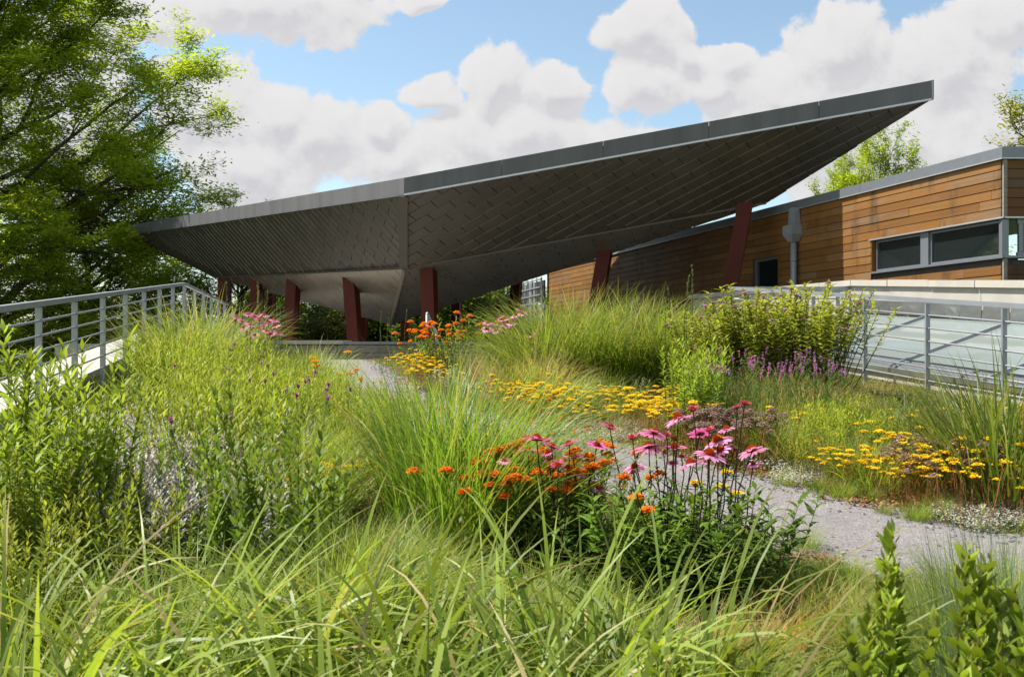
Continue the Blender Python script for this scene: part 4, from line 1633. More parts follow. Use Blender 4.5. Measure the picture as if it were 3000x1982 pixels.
def spike(seed, H, col, n=70, fr=.010, stem=(.10, .16, .04), fl=.45, sr=.0022):
    """thin stem with a flower spike; base at origin"""
    global RNG
    keep = RNG
    RNG = np.random.default_rng(seed)
    s, f = Geo(), Geo()
    p, _ = limb((0, 0, -.02), (RNG.normal(0, .1), RNG.normal(0, .1), 1), H, 1, 1, 6, .04, .01)
    s.add(*tubes(p[None], np.linspace(sr, sr * .5, 6), stem, 4))
    nl = 26
    t = RNG.uniform(.05, 1 - fl, nl) * 5
    i0 = np.minimum(t.astype(int), 4)
    b = p[i0] + (p[i0 + 1] - p[i0]) * (t - i0)[:, None]
    s.add(*ribbons(b, RNG.uniform(0, 6.28, nl), RNG.uniform(.4, 1.0, nl), RNG.uniform(.9, 1.6, nl), .075 * RNG.uniform(.6, 1.2, nl), .009, vary((.085, .15, .035), nl), 2, 'lance', 1, .4))
    t = RNG.uniform(1 - fl, 1.0, n) * 5
    i0 = np.minimum(t.astype(int), 4)
    b = p[i0] + (p[i0 + 1] - p[i0]) * (t - i0)[:, None]
    f.add(*ribbons(b, RNG.uniform(0, 6.28, n), RNG.uniform(.4, 1.4, n), RNG.uniform(.8, 1.6, n), fr * RNG.uniform(.8, 1.6, n), fr * .7, vary(col, n, .2, .1), 1, 'flat', 1, .5))
    a, b_ = s.mesh('stem', M_LEAF), f.mesh('flower_spike', M_PETAL)
    RNG = keep
    return a, b_


def put_clump(name, me, x, y, label, group=None, s=1.0, rz=None, cat='grass clump', dz=0.0):
    o = link(name, me, None, (x, y, float(zg(y)) + dz), rnd(0, 6.28) if rz is None else rz, s)
    return tag(o, label, cat, group, 'thing')


def put_plant(name, parts, x, y, label, cat, group=None, s=1.0, rz=None, heads=None, dz=0.0):
    """parts: [(part name, mesh)], heads: [(part name, mesh, location)]"""
    t = tag(empty(name, (x, y, float(zg(y)) + dz), rnd(0, 6.28) if rz is None else rz), label, cat, group, 'thing')
    t.scale = (s, s, s) if not hasattr(s, '__len__') else s
    for nm, me in parts:
        link(nm, me, t)
    for nm, me, lc in (heads or []):
        link(nm, me, t, tuple(lc), rnd(0, 6.28))
    return t


def scatter(dx0, dx1, dy0, dy1, n, h, tries=60, avoid_path=.62, mind=.0):
    """ground points of n plants of height h whose tops fall in a part of the view"""
    out = []
    for _ in range(n * tries):
        if len(out) >= n:
            break
        hh = rnd(*h)
        x, y = ground_under(rnd(dx0, dx1), rnd(dy0, dy1), hh)
        if y < 1.2 or y > 16.7 or x < xl(y) + .05 or x > xr(y) - .05:
            continue
        if path_dist(x, y)[0] < avoid_path:
            continue
        if mind and any((x - a) ** 2 + (y - b) ** 2 < mind * mind for a, b, _ in out):
            continue
        out.append((x, y, hh))
    return out

# ================================================================== planting
# ---- broad bladed grass along the front
BG = [grass_clump(100 + i, 105, 1.12, .0235, .18, .35, [(.17, .29, .028), (.21, .33, .03), G_YEL, (.085, .18, .02), (.13, .25, .025)], (.6, 2.2), .12, 0.2 + i, 10, (.27, .32, .06)) for i in range(5)]
front = [(-1.15, 2.35), (-.80, 2.15), (-.48, 2.4), (-.30, 1.95), (-.05, 2.35), (.12, 2.05), (.36, 2.45), (.30, 1.75), (-.62, 1.75), (-1.0, 1.8), (-.15, 1.65), (.60, 2.1), (-1.45, 2.75), (-1.0, 2.8), (-.35, 2.9), (.15, 2.85), (-.65, 3.1), (.5, 2.9)]
for i, (x, y) in enumerate(front):
    put_clump('broad_grass', BG[i % 5], x + rnd(-.05, .05), y, 'arching broad bladed grass clump along the front of the garden', 'broad grass clumps along the front', rnd(.78, .95), None)

# ---- tall mid grass left of the coneflowers
MG = [grass_clump(130 + i, 300, 1.16, .0105, .20, .34, [(.11, .215, .022), (.15, .25, .025), (.09, .185, .02)], (.25, 1.3), .14, .1, 8, (.20, .31, .05)) for i in range(3)]
for i, (dx, Y, s) in enumerate([(1000, 5.0, .92), (1075, 5.25, .95), (1150, 5.15, .86), (960, 5.5, .8), (1060, 4.75, .82), (1120, 4.8, .85), (1030, 5.5, 1.0)]):
    put_clump('tall_grass', MG[i % 3], (dx * 1.2642 - 1500) / F_PX * Y, Y, 'dense upright green grass clump left of the near coneflowers', 'tall grass clumps beside the coneflowers', s, rnd(-.5, .5))

# ---- big grass bank in front of the timber wall
for i in range(5):
    pass
TG = [grass_clump(150 + i, 320, 1.25, .0135, .26, .45, [(.19, .29, .028), (.22, .31, .03), (.15, .25, .025)], (.3, 1.5), .08, 0, 7, (.20, .25, .06)) for i in range(3)]
k = 0
for dx in np.arange(1225, 1640, 46):
    for Y in (11.6, 12.9):
        dxx = dx + rnd(-15, 15)
        top = np.interp(dxx, [1200, 1260, 1330, 1420, 1520, 1640], [700, 650, 640, 650, 665, 670]) + (18 if Y < 12 else 0) + rnd(-6, 14)
        zt = (1040 - top * 1.2642) / F_PX * Y
        h = zt - float(zg(Y))
        put_clump('bank_grass', TG[k % 3], (dxx * 1.2642 - 1500) / F_PX * Y, Y + rnd(-.3, .3), 'tall green grass clump in the bank below the timber wall', 'grass bank below the timber wall', h / 1.12)
        k += 1

for dx, dyt, Y in [(395, 715, 11.2), (430, 700, 11.6), (465, 690, 12.2), (500, 692, 12.8), (445, 725, 11.0), (525, 705, 13.0), (410, 740, 10.4), (700, 800, 12.6), (725, 800, 13.2), (690, 830, 11.5)]:
    zt = (1040 - dyt * 1.2642) / F_PX * Y
    put_clump('bank_grass', TG[RNG.integers(3)], (dx * 1.2642 - 1500) / F_PX * Y, Y, 'tall loose grass clump at the upper end of the left bed' if dx < 600 else 'loose grass clump overhanging the far end of the path', 'tall grass at the upper end of the left bed' if dx < 600 else 'grass overhanging the path end', (zt - float(zg(Y))) / 1.0)

# ---- grasses at the right, before the east railing
RGm = [grass_clump(170 + i, 170, .82, .012, .16, .45, [(.15, .26, .026), (.13, .23, .025), (.19, .28, .03)], (.2, 1.0), 0, 0, 7, (.2, .26, .06)) for i in range(3)]
for i, (dx, dyt, Y) in enumerate([(2105, 880, 7.6), (2060, 900, 7.9), (2150, 905, 7.3)]):
    zt = (1040 - dyt * 1.2642) / F_PX * Y
    put_clump('upright_grass', RGm[i % 3], (dx * 1.2642 - 1500) / F_PX * Y, Y, 'upright bright green grass clump before the middle of the skylight railing', 'upright grass before the skylight railing', (zt - float(zg(Y))) / .76)
for i, (dx, dyt, Y) in enumerate([(2270, 800, 6.6), (2350, 770, 6.3), (2240, 850, 7.0), (2330, 830, 5.9), (2290, 860, 6.1)]):
    zt = (1040 - dyt * 1.2642) / F_PX * Y
    put_clump('upright_grass', RGm[(i + 1) % 3], (dx * 1.2642 - 1500) / F_PX * Y, Y, 'tall arching grass clump covering the near end of the skylight railing', 'tall grass at the near end of the skylight railing', (zt - float(zg(Y))) / .76)

# ---- fine grasses
FESC = [grass_clump(190 + i, 380, .42, .0032, .11, .75, [G_BLUE, (.17, .25, .12), (.13, .21, .09)], (.2, .9), 0, 0, 5, (.30, .30, .16)) for i in range(3)]
for dx, dy, s in [(1040, 850, 1.15), (1075, 860, 1.1), (1010, 858, .95), (1465, 900, 1.0), (1500, 890, 1.1), (1430, 905, .9), (1960, 1010, 1.15), (2010, 1005, 1.1), (1930, 1020, 1.0), (2050, 1015, 1.0), (1985, 1030, .95)]:
    x, y = ground_under(dx, dy)
    put_clump('fescue', FESC[RNG.integers(3)], x, y, 'low tuft of fine bluish green fescue', 'bluish fescue tufts', s)
MOOR = grass_clump(200, 520, .46, .0034, .12, .85, [(.16, .19, .035), (.20, .21, .05), (.26, .22, .07)], (.2, .7), 0, 0, 5, (.34, .30, .10))
x, y = ground_under(1850, 1085)
put_clump('tuft_grass', MOOR, x, y + .1, 'round olive tuft grass beside the path bend', None, 1.0)
DRY = [grass_clump(210 + i, 320, .62, .0034, .14, .6, [TAN, STRAW, (.36, .30, .12), (.26, .26, .08)], (.2, 1.3), .25, 2.6, 6, (.55, .44, .22)) for i in range(3)]
for dx, dy, s in [(1225, 925, 1.25), (1180, 915, 1.1), (1265, 930, 1.2), (1140, 905, .95), (1300, 915, 1.05), (1210, 890, 1.1), (1120, 880, .9), (1250, 890, 1.1)]:
    x, y = ground_under(dx, dy)
    put_clump('dry_grass', DRY[RNG.integers(3)], x, y, 'straw coloured dry grass clump in the middle of the garden', 'straw coloured grass in the middle', s)
DRY2 = [grass_clump(220 + i, 420, .34, .0032, .13, 1.0, [TAN, (.52, .34, .14), (.36, .32, .09), (.50, .28, .11)], (.3, 1.3), 0, 0, 5, (.52, .40, .20)) for i in range(2)]
for dx, dy, s in [(1850, 1500, 1.0), (1900, 1470, 1.0), (1930, 1540, .9), (1800, 1520, .9), (1870, 1450, .8), (1960, 1480, .8), (1640, 1530, .9), (1560, 1560, .9), (1720, 1560, .9)]:
    x, y = ground_under(dx, dy)
    put_clump('dry_grass', DRY2[RNG.integers(2)], x, y, 'wispy tan dry grass mound between coneflowers and leafy spikes', 'tan grass mounds near the front', s)
for dx, dy, s in [(1740, 985, 1.0), (1790, 975, 1.1), (1840, 970, 1.1), (1880, 985, 1.0), (1760, 1010, .9), (1810, 1000, 1.0), (1900, 960, 1.0), (1700, 990, .9), (1850, 940, 1.0), (1780, 950, 1.0), (1730, 950, 1.1), (1760, 935, 1.1), (1810, 930, 1.1), (1870, 935, 1.0), (1820, 960, 1.1), (1690, 965, 1.0), (1900, 980, 1.0), (1860, 1000, .9)]:
    x, y = ground_under(dx, dy)
    put_clump('dry_grass', DRY2[RNG.integers(2)], x, y, 'rusty tan dry grass mound before the purple spikes', 'rusty grass before the purple spikes', s * 1.75)
RUSH = [grass_clump(230 + i, 70, .80, .0045, .12, .10, [G_BLUE, (.18, .25, .13)], (.0, .35), 0, 0, 5, None, 'blade', .3) for i in range(2)]
for dx, dy, s in [(2250, 1200, 1.0), (2290, 1190, 1.05), (2330, 1200, 1.0), (2365, 1210, 1.0), (2270, 1250, .9), (2345, 1260, .95), (2310, 1240, 1.0), (2215, 1235, .9), (2235, 1280, .9), (2300, 1290, .9), (2360, 1300, .9), (2330, 1320, .9), (2265, 1310, .85), (2375, 1250, 1.0), (2205, 1290, .8)]:
    x, y = ground_under(dx, dy, .62)
    put_clump('rush', RUSH[RNG.integers(2)], x, y, 'thin upright bluish rush clump behind the leafy spikes', 'bluish rushes by the path', s * .85)
GL = [grass_clump(240 + i, 260, .55, .0055, .16, .55, [(.14, .26, .025), (.18, .30, .03), (.24, .32, .04)], (.3, 1.2), 0, 0, 5, (.28, .34, .07)) for i in range(3)]
for (bx0, bx1, by0, by1, n, hh) in [(380, 540, 690, 745, 12, (.6, .8)), (700, 1000, 1130, 1230, 22, (.35, .55)), (560, 780, 870, 1010, 20, (.45, .6)), (600, 740, 740, 830, 10, (.5, .7)),
                                    (1250, 1450, 800, 880, 10, (.35, .5)), (1660, 1950, 880, 960, 12, (.3, .45)), (1880, 2300, 950, 1010, 12, (.3, .4)), (1500, 2000, 1420, 1540, 20, (.2, .32)), (0, 700, 1200, 1330, 12, (.35, .6)), (1000, 1500, 1230, 1420, 20, (.3, .45))]:
    for (x, y, h) in scatter(bx0, bx1, by0, by1, n, hh):
        put_clump('meadow_grass', GL[RNG.integers(3)], x, y, 'loose bright green meadow grass tuft among the perennials', 'meadow grass tufts', h / .5)

# ---- leafy stalks at the left front (goldenrod like)
ST = [leafy(300 + i, 4, 1.12, .17, .145, .030, 60, (.16, .26, .022), (.27, .35, .035), (.15, .18, .04), (.55, 1.65), 'lance', .10, .10, .45, 4, None, .45) for i in range(4)]
STY = [leafy(310 + i, 9, .75, .20, .075, .018, 54, (.21, .28, .024), (.33, .37, .04), (.13, .15, .05), (.6, 1.55), 'lance', .16, .10, .4, 2, None, .35) for i in range(3)]
for dx, dyt, Y in [(30, 820, 4.9), (98, 770, 4.9), (190, 778, 4.9), (235, 830, 5.0), (60, 880, 4.5), (150, 860, 4.6), (-40, 860, 4.6), (10, 960, 4.2), (215, 935, 4.6), (110, 940, 4.3), (170, 850, 4.7), (0, 800, 5.0), (40, 930, 4.3), (160, 930, 4.4), (85, 990, 4.1)]:
    zt = (1040 - dyt * 1.2642) / F_PX * Y
    st, lf, tips = ST[RNG.integers(4)]
    put_plant('leafy_stalk', [('stem', st), ('leaves', lf)], (dx * 1.2642 - 1500) / F_PX * Y, Y, 'tall leafy green stalks standing before the railing at the garden edge', 'plant', 'leafy stalks before the railing', (zt - float(zg(Y))) / 1.08)
for (x, y, h) in scatter(0, 200, 1060, 1190, 12, (.5, .65), avoid_path=.5) + scatter(230, 420, 1110, 1200, 7, (.4, .5)):
    st, lf, tips = STY[RNG.integers(3)]
    put_plant('leafy_stalk', [('stem', st), ('leaves', lf)], x, y, 'bushy yellow green leafy plant low at the garden edge', 'plant', 'yellow green bushy plants', h / .70)

# ---- broad mid-left feathery mass
FE = [leafy(330 + i, 16, .62, .26, .078, .0135, 50, (.22, .30, .024), (.31, .37, .035), (.18, .2, .05), (.6, 1.6), 'lance', .2, .08, .4, 2, None, .3) for i in range(4)]
for (bx0, bx1, by0, by1, n, hh) in [(380, 560, 755, 800, 14, (.55, .75)), (370, 620, 800, 900, 30, (.5, .75)), (430, 580, 880, 940, 10, (.45, .6)), (600, 740, 830, 880, 6, (.45, .6)), (800, 960, 890, 960, 16, (.4, .6)), (740, 800, 830, 930, 14, (.4, .55)), (1100, 1250, 800, 850, 5, (.4, .5)), (1880, 2030, 905, 960, 12, (.35, .5))]:
    for (x, y, h) in scatter(bx0, bx1, by0, by1, n, hh, avoid_path=.42 if bx0 in (800, 740) else .62):
        st, lf, tips = FE[RNG.integers(4)]
        put_plant('bluestar', [('stem', st), ('leaves', lf)], x, y, 'feathery light green bluestar clump', 'plant', 'feathery bluestar clumps', h / .6)
# darker broad-leaved stalks
DK = [leafy(350 + i, 3, .85, .10, .10, .036, 44, (.085, .17, .018), (.18, .26, .03), (.12, .15, .04), (.5, 1.3), 'ovate', .12, .12, .5, 3, None, .45, 1.57) for i in range(4)]
for (dx, dyt, h) in [(600, 890, .8), (640, 910, .75), (480, 975, .6), (585, 960, .8), (640, 980, .8), (690, 1000, .7), (555, 1010, .7), (300, 985, .55), (395, 1000, .55), (620, 1060, .7), (680, 1070, .65), (760, 1060, .6), (590, 1110, .6), (700, 1110, .55), (420, 1150, .5), (650, 1130, .55), (570, 1060, .65), (720, 1050, .6), (265, 1010, .6), (340, 970, .65), (430, 1010, .65), (460, 1060, .6), (370, 1070, .55), (520, 960, .7), (290, 1060, .6), (505, 1050, .65), (255, 960, .65), (350, 840, .6), (365, 870, .6), (345, 900, .55), (520, 880, .7)]:
    x, y = ground_under(dx, dyt, h)
    st, lf, tips = DK[RNG.integers(4)]
    put_plant('leafy_stalk', [('stem', st), ('leaves', lf)], x, y, 'dark green broad leaved upright stalk left of the path', 'plant', 'dark leaved stalks', h / .82)

# ---- silver lamb's ear
SILV = [leafy(370 + i, 26, .40, .24, .046, .0135, 24, (.36, .34, .38), (.52, .50, .53), (.20, .15, .15), (.6, 1.5), 'lance', .25, .1, .4, 2, None, .6) for i in range(3)]
for (x, y, h) in scatter(225, 545, 950, 1150, 60, (.30, .45), mind=.14):
    st, lf, tips = SILV[RNG.integers(3)]
    put_plant('silver_plant', [('stem', st), ('leaves', lf)], x, y, 'silvery white leaved plant in the pale patch near the parapet', 'plant', 'silver plants near the parapet', h / .34)
for (x, y, h) in scatter(960, 1150, 840, 880, 9, (.2, .3)) + scatter(1330, 1480, 850, 880, 6, (.2, .3)):
    st, lf, tips = FE[RNG.integers(4)]
    put_plant('sage_plant', [('stem', st), ('leaves', SAGE := bpy.data.meshes.get('sage_leaves') or leafy(378, 14, .5, .26, .10, .034, 16, (.26, .33, .20), (.36, .43, .28), (.2, .2, .1), (.7, 1.5), 'ovate', .2, .1, .4, 2, None, .5)[1])], x, y, 'pale grey green broad leaved plant behind the tall grass', 'plant', 'grey green leaved plants', h / .5)
    SAGE.name = 'sage_leaves'

# ---- coneflowers
HEADS = {m: [coneflower_head(400 + 10 * i + k, m) for k in range(3)] for i, m in enumerate(('open', 'flat', 'up', 'bud'))}
CL1 = [(935, 275, 150, 'flat'), (1020, 315, 112, 'flat'), (1125, 300, 105, 'flat'), (1282, 305, 98, 'flat'), (885, 340, 120, 'flat'), (1000, 350, 84, 'flat'), (1010, 390, 82, 'flat'), (1145, 375, 110, 'flat'), (1243, 395, 92, 'flat'), (745, 393, 65, 'open'), (1060, 425, 72, 'up'), (1112, 437, 86, 'flat'), (1160, 467, 92, 'flat'), (1268, 450, 88, 'flat'), (1115, 520, 30, 'bud'), (912, 632, 72, 'flat'), (1300, 560, 92, 'open')]
CL2 = [(1358, 205, 110, 'flat'), (1490, 265, 62, 'up'), (1503, 432, 102, 'open'), (1495, 465, 34, 'bud'), (1610, 235, 125, 'open'), (1585, 315, 130, 'open'), (1755, 150, 135, 'open'), (1840, 100, 62, 'up'), (1688, 245, 46, 'up'), (1730, 270, 40, 'bud'), (1735, 320, 125, 'flat'), (1670, 350, 76, 'flat'), (1880, 240, 112, 'flat'), (1935, 220, 62, 'up'), (2035, 210, 86, 'open'), (2140, 68, 66, 'up'), (2097, 90, 52, 'up'), (1985, 280, 142, 'open'), (1935, 360, 152, 'open'), (1830, 412, 138, 'open'), (2000, 335, 112, 'open'), (2185, 335, 136, 'open'), (1775, 375, 72, 'flat'), (2085, 325, 62, 'flat'), (1720, 410, 52, 'flat'), (1900, 400, 52, 'open'), (2035, 405, 40, 'bud'), (1855, 540, 30, 'bud'), (2190, 415, 62, 'open'), (1615, 770, 30, 'bud'), (2150, 780, 52, 'flat')]
DIA = {'open': .105, 'flat': .108, 'up': .075, 'bud': .036}


def coneflower(head, base, mode, s, label, group, dark=True, nleaf=22, seed=0):
    bx_, by_ = base
    bz = float(zg(by_))
    t = tag(empty('coneflower', (bx_, by_, bz)), label, 'flower', group)
    hv = np.array([head[0] - bx_, head[1] - by_, head[2] - bz])
    u = np.linspace(0, 1, 8)
    p = hv[None] * np.stack([u ** 1.3, u ** 1.3, u], 1)
    p[:, :2] += RNG.normal(0, .008, (8, 2)) * np.sin(u * np.pi)[:, None]
    g = Geo().add(*tubes(p[None], np.linspace(.0042, .0026, 8), (.045, .028, .020) if dark else (.09, .12, .035), 5))
    link('stem', g.mesh('stem', M_LEAF), t)
    nl = nleaf
    tt = RNG.uniform(.10, .80, nl)
    b = np.stack([np.interp(tt, u, p[:, c]) for c in range(3)], 1)
    sz = np.clip(1.25 - 1.25 * tt, .35, 1) * RNG.uniform(.7, 1.15, nl)
    g = Geo().add(*ribbons(b, RNG.uniform(0, 6.28, nl), RNG.uniform(.5, 1.1, nl), RNG.uniform(1.3, 2.3, nl), .115 * sz, .027 * sz, vary((.085, .165, .02), nl, .2), 4, 'ovate', 1, .5))
    link('leaves', g.mesh('leaves', M_LEAF), t)
    pm, cm = HEADS[mode][RNG.integers(3)]
    h = link('flower_head', pm, t, tuple(hv), rnd(0, 6.28), s)
    tl = RNG.normal(0, .16, 2)
    h.rotation_euler = (tl[0] + .30, tl[1], rnd(0, 6.28))
    link('cone', cm, h)
    return t


for heads, Y0, cx, lab, grp in ((CL1, 4.22, 1125, 'deep pink coneflower in the clump next to the orange milkweed', 'coneflowers next to the milkweed'),
                                (CL2, 4.3, 1830, 'light pink coneflower in the tall clump before the path bend', 'coneflowers before the path bend')):
    for i, (cxp, cyp, w, mode) in enumerate(heads):
        sx_, sy_ = 1100 + cxp * .5055, 1150 + cyp * .5055
        Y = Y0 + rnd(-.28, .28)
        if mode in ('open', 'flat'):
            # larger in view stands nearer
            Y = float(np.clip(DIA[mode] * F_PX / (w * .5055) * 1.0, Y0 - .25, Y0 + .35))
        s = w * .5055 * Y / F_PX / DIA[mode]
        s = float(np.clip(s * 1.12, .55, 1.4))
        hx, hz = (sx_ - 1500) / F_PX * Y, (1040 - sy_) / F_PX * Y
        sxc = 1100 + cx * .5055
        bxx = (sxc - 1500) / F_PX * Y0 + (hx - (sxc - 1500) / F_PX * Y0) * .62 + rnd(-.06, .06)
        byy = Y + rnd(-.12, .12)
        coneflower((hx, Y, hz), (bxx, byy), mode, s, ('brown seed head bud of a coneflower ' + ('among the deep pink ones' if Y0 > 4.32 else 'in the light pink clump')) if mode == 'bud' else ('half open upturned coneflower ' + ('among the deep pink ones' if Y0 > 4.32 else 'in the light pink clump')) if mode == 'up' else lab, grp + (' in bud' if mode == 'bud' else ' half open' if mode == 'up' else ''))
# leafy skirt of the two clumps
SK = [leafy(440 + i, 10, .43, .20, .100, .025, 28, (.075, .15, .018), (.13, .22, .024), (.07, .07, .03), (.8, 1.5), 'ovate', .25, .08, .3, 4, None, 1.0) for i in range(3)]
for dx, Y, s in [(1195, 4.7, 1.0), (1240, 4.75, 1.05), (1290, 4.8, 1.05), (1340, 4.75, 1.0), (1400, 4.5, .95), (1450, 4.35, 1.0), (1500, 4.3, 1.1), (1550, 4.3, 1.15), (1600, 4.25, 1.2), (1650, 4.25, 1.2), (1700, 4.3, 1.15), (1270, 4.5, .9), (1620, 4.05, 1.0), (1680, 4.08, .95)]:
    st, lf, _ = SK[RNG.integers(3)]
    put_plant('coneflower_leaves', [('stem', st), ('leaves', lf)], (dx * 1.2642 - 1500) / F_PX * Y, Y, 'dark leafy flowerless coneflower shoots at the foot of the pink flowers', 'plant', 'leafy feet of the coneflowers', s)
# far coneflowers: left by the railing end, and right by the trellis
fl = [(548, 735), (560, 745), (575, 727), (590, 733), (600, 742), (612, 730), (622, 748), (635, 742), (640, 755), (580, 752), (565, 760), (600, 762), (618, 768), (628, 775), (590, 775), (645, 770), (570, 770), (610, 755)]
for (dx, dy) in fl:
    Y = 11.8 + rnd(-.5, .5)
    hp = P(dx, dy, Y)
    coneflower(hp, (hp.x + rnd(-.12, .12), Y + rnd(-.2, .2)), 'open' if RNG.random() < .7 else 'flat', 1.05, 'small looking pink coneflower far up by the end of the railing', 'coneflowers by the railing end', False, 6)
fr = [(1138, 765), (1155, 752), (1165, 742), (1172, 755), (1150, 765), (1178, 738), (1185, 750), (1205, 718), (1210, 727), (1195, 730), (1230, 775), (1160, 735), (1130, 748), (1190, 738), (1330, 805), (1128, 762)]
for (dx, dy) in fr:
    Y = 12.2 + rnd(-.6, .6)
    hp = P(dx, dy, Y)
    coneflower(hp, (hp.x + rnd(-.15, .15), Y + rnd(-.2, .2)), 'open', 1.1, 'small looking pink coneflower up by the trellis fence', 'coneflowers by the trellis', False, 6)

# ---- orange milkweed
MW = [leafy(460 + i, 7, .50, .16, .062, .015, 26, (.14, .23, .022), (.21, .29, .03), (.12, .15, .04), (.6, 1.3), 'lance', .3, .1, .3, 2, None, .4) for i in range(3)]
OR = [disc_flower(470 + i, .025, 46, (.92, .27, .016), .7, .012) for i in range(3)]


def milkweed(x, y, h, nfl, label, group=None):
    st, lf, tips = MW[RNG.integers(3)]
    hd = [('flower_head', OR[RNG.integers(3)], tips[j] + np.array([0, 0, .01])) for j in range(min(nfl, len(tips)))]
    put_plant('milkweed', [('stem', st), ('leaves', lf)], x, y, label, 'flower', group, h / .48, None, hd)


for dx, dy in [(1150, 1095), (1130, 1105), (1170, 1110), (1200, 1100), (1220, 1090), (1240, 1070), (1260, 1090), (1290, 1100), (1320, 1080), (1345, 1075), (1370, 1085), (1300, 1065), (1400, 1130)]:
    x, y = ground_under(dx, dy, .46)
    milkweed(x, y, .53, 7, 'orange milkweed among the deep pink coneflowers', 'orange milkweed among the coneflowers')
for dx, dy, h in [(1000, 745, .6), (1020, 738, .65), (1040, 735, .65), (1065, 745, .6), (1085, 760, .55), (1050, 760, .55), (1010, 765, .55), (990, 775, .45)]:
    Y = 13.4 + rnd(-.3, .3)
    x = (dx * 1.2642 - 1500) / F_PX * Y
    zt = (1040 - dy * 1.2642) / F_PX * Y
    milkweed(x, Y, zt - float(zg(Y)), 6, 'bright orange milkweed bush in front of the red column', 'orange milkweed by the red column')
for dx, dy, h, n in [(1275, 945, .3, 2), (1310, 985, .3, 2), (1240, 960, .3, 2), (1265, 930, .3, 2), (1215, 935, .3, 1), (1180, 925, .3, 1), (1090, 940, .3, 1), (1330, 1010, .28, 2), (1360, 990, .28, 2), (1385, 1005, .28, 2), (1130, 935, .3, 1), (750, 858, .45, 3), (790, 860, .45, 3), (735, 852, .45, 2), (1430, 1090, .3, 2), (925, 882, .25, 2), (1985, 930, .3, 2), (2015, 907, .3, 2), (1975, 900, .3, 1), (870, 875, .3, 1)]:
    x, y = ground_under(dx, dy, h)
    milkweed(x, y, h, n, 'small orange milkweed with only a few flower heads', 'scattered small milkweed')

# ---- yellow stonecrop / yarrow patches
YW = []
for i in range(3):
    st, lf, tips = leafy(480 + i, 8, .26, .15, .022, .006, 18, (.30, .28, .07), (.44, .28, .10), (.48, .22, .11), (.5, 1.2), 'lance', .25, .1, .3, 1, None, .3)
    YW.append((st, lf, tips))
YH = [disc_flower(490 + i, .019, 30, (.88, .62, .018), .35, .0085) for i in range(3)]


def yarrow_patch(pts, label, group, hs=1.0, nmax=9):
    for (x, y, h) in pts:
        st, lf, tips = YW[RNG.integers(3)]
        put_plant('stonecrop', [('stem', st), ('leaves', lf)], x, y, label, 'flower', group, h / .25 * hs, None, [('flower_head', YH[RNG.integers(3)], t_) for t_ in tips[:int(RNG.integers(max(2, nmax - 4), nmax + 1))]])


yarrow_patch(scatter(1090, 1330, 885, 935, 30, (.2, .38), avoid_path=.75), 'yellow flat headed stonecrop in the band behind the tall grass', 'yellow stonecrop band behind the tall grass')
yarrow_patch(scatter(1290, 1625, 890, 965, 50, (.2, .40), avoid_path=.75), 'yellow flat headed stonecrop in the long band across the middle', 'yellow stonecrop band across the middle')
yarrow_patch(scatter(900, 1010, 805, 850, 26, (.24, .32), avoid_path=.62), 'yellow stonecrop in the mound beside the end of the path', 'yellow stonecrop by the path end')
yarrow_patch(scatter(1915, 2150, 1030, 1125, 30, (.2, .40), avoid_path=.78), 'yellow stonecrop with rusty stems right of the path', 'yellow stonecrop right of the path')
yarrow_patch(scatter(2150, 2372, 985, 1120, 36, (.26, .36), avoid_path=.8), 'yellow stonecrop among grey stems at the right edge', 'yellow stonecrop at the right edge', 1.0, 5)
yarrow_patch(scatter(720, 840, 1040, 1080, 9, (.25, .35)), 'pale yellow stonecrop left of the tall grass', 'yellow stonecrop left of the tall grass', 1.0, 6)
yarrow_patch(scatter(2040, 2120, 960, 1000, 3, (.3, .4)), 'single yellow stonecrop heads before the upright grass', 'stonecrop before the upright grass', 1.0, 2)
yarrow_patch(scatter(1640, 2372, 930, 1150, 40, (.25, .42), avoid_path=.75), 'loose yellow stonecrop with a few heads scattered right of the path', 'scattered stonecrop right of the path', 1.0, 3)
yarrow_patch(scatter(1000, 1300, 860, 960, 16, (.25, .4), avoid_path=.7), 'loose yellow stonecrop with a few heads among the straw grass', 'scattered stonecrop in the straw grass', 1.0, 3)
for dx, dy in [(385, 785), (760, 812), (720, 815), (790, 810), (770, 822)]:
    x, y = ground_under(dx, dy, .6)
    st, lf, tips = leafy(500 + dx, 2, .6, .05, .06, .01, 16, G_MID, G_YEL, G_MID)
    put_plant('yellow_daisy', [('stem', st), ('leaves', lf)], x, y, 'lone orange yellow flower above the feathery plants', 'flower', 'orange yellow flowers left of the path', 1.0, None, [('flower_head', disc_flower(dx, .036, 40, (.80, .42, .01), .4, .014), tips[0])])

# ---- dried brown umbels and rusty stems
UM = disc_flower(510, .022, 30, (.30, .21, .16), .5, .008)
for (x, y, h) in scatter(1625, 1745, 925, 965, 20, (.32, .42)) + scatter(2130, 2260, 1000, 1060, 14, (.3, .4)):
    st, lf, tips = YW[RNG.integers(3)]
    put_plant('dried_umbel', [('stem', st), ('leaves', lf)], x, y, 'brown dried flower heads on straw coloured stems', 'flower', 'dried brown flower heads', h / .25, None, [('flower_head', UM, t_) for t_ in tips])
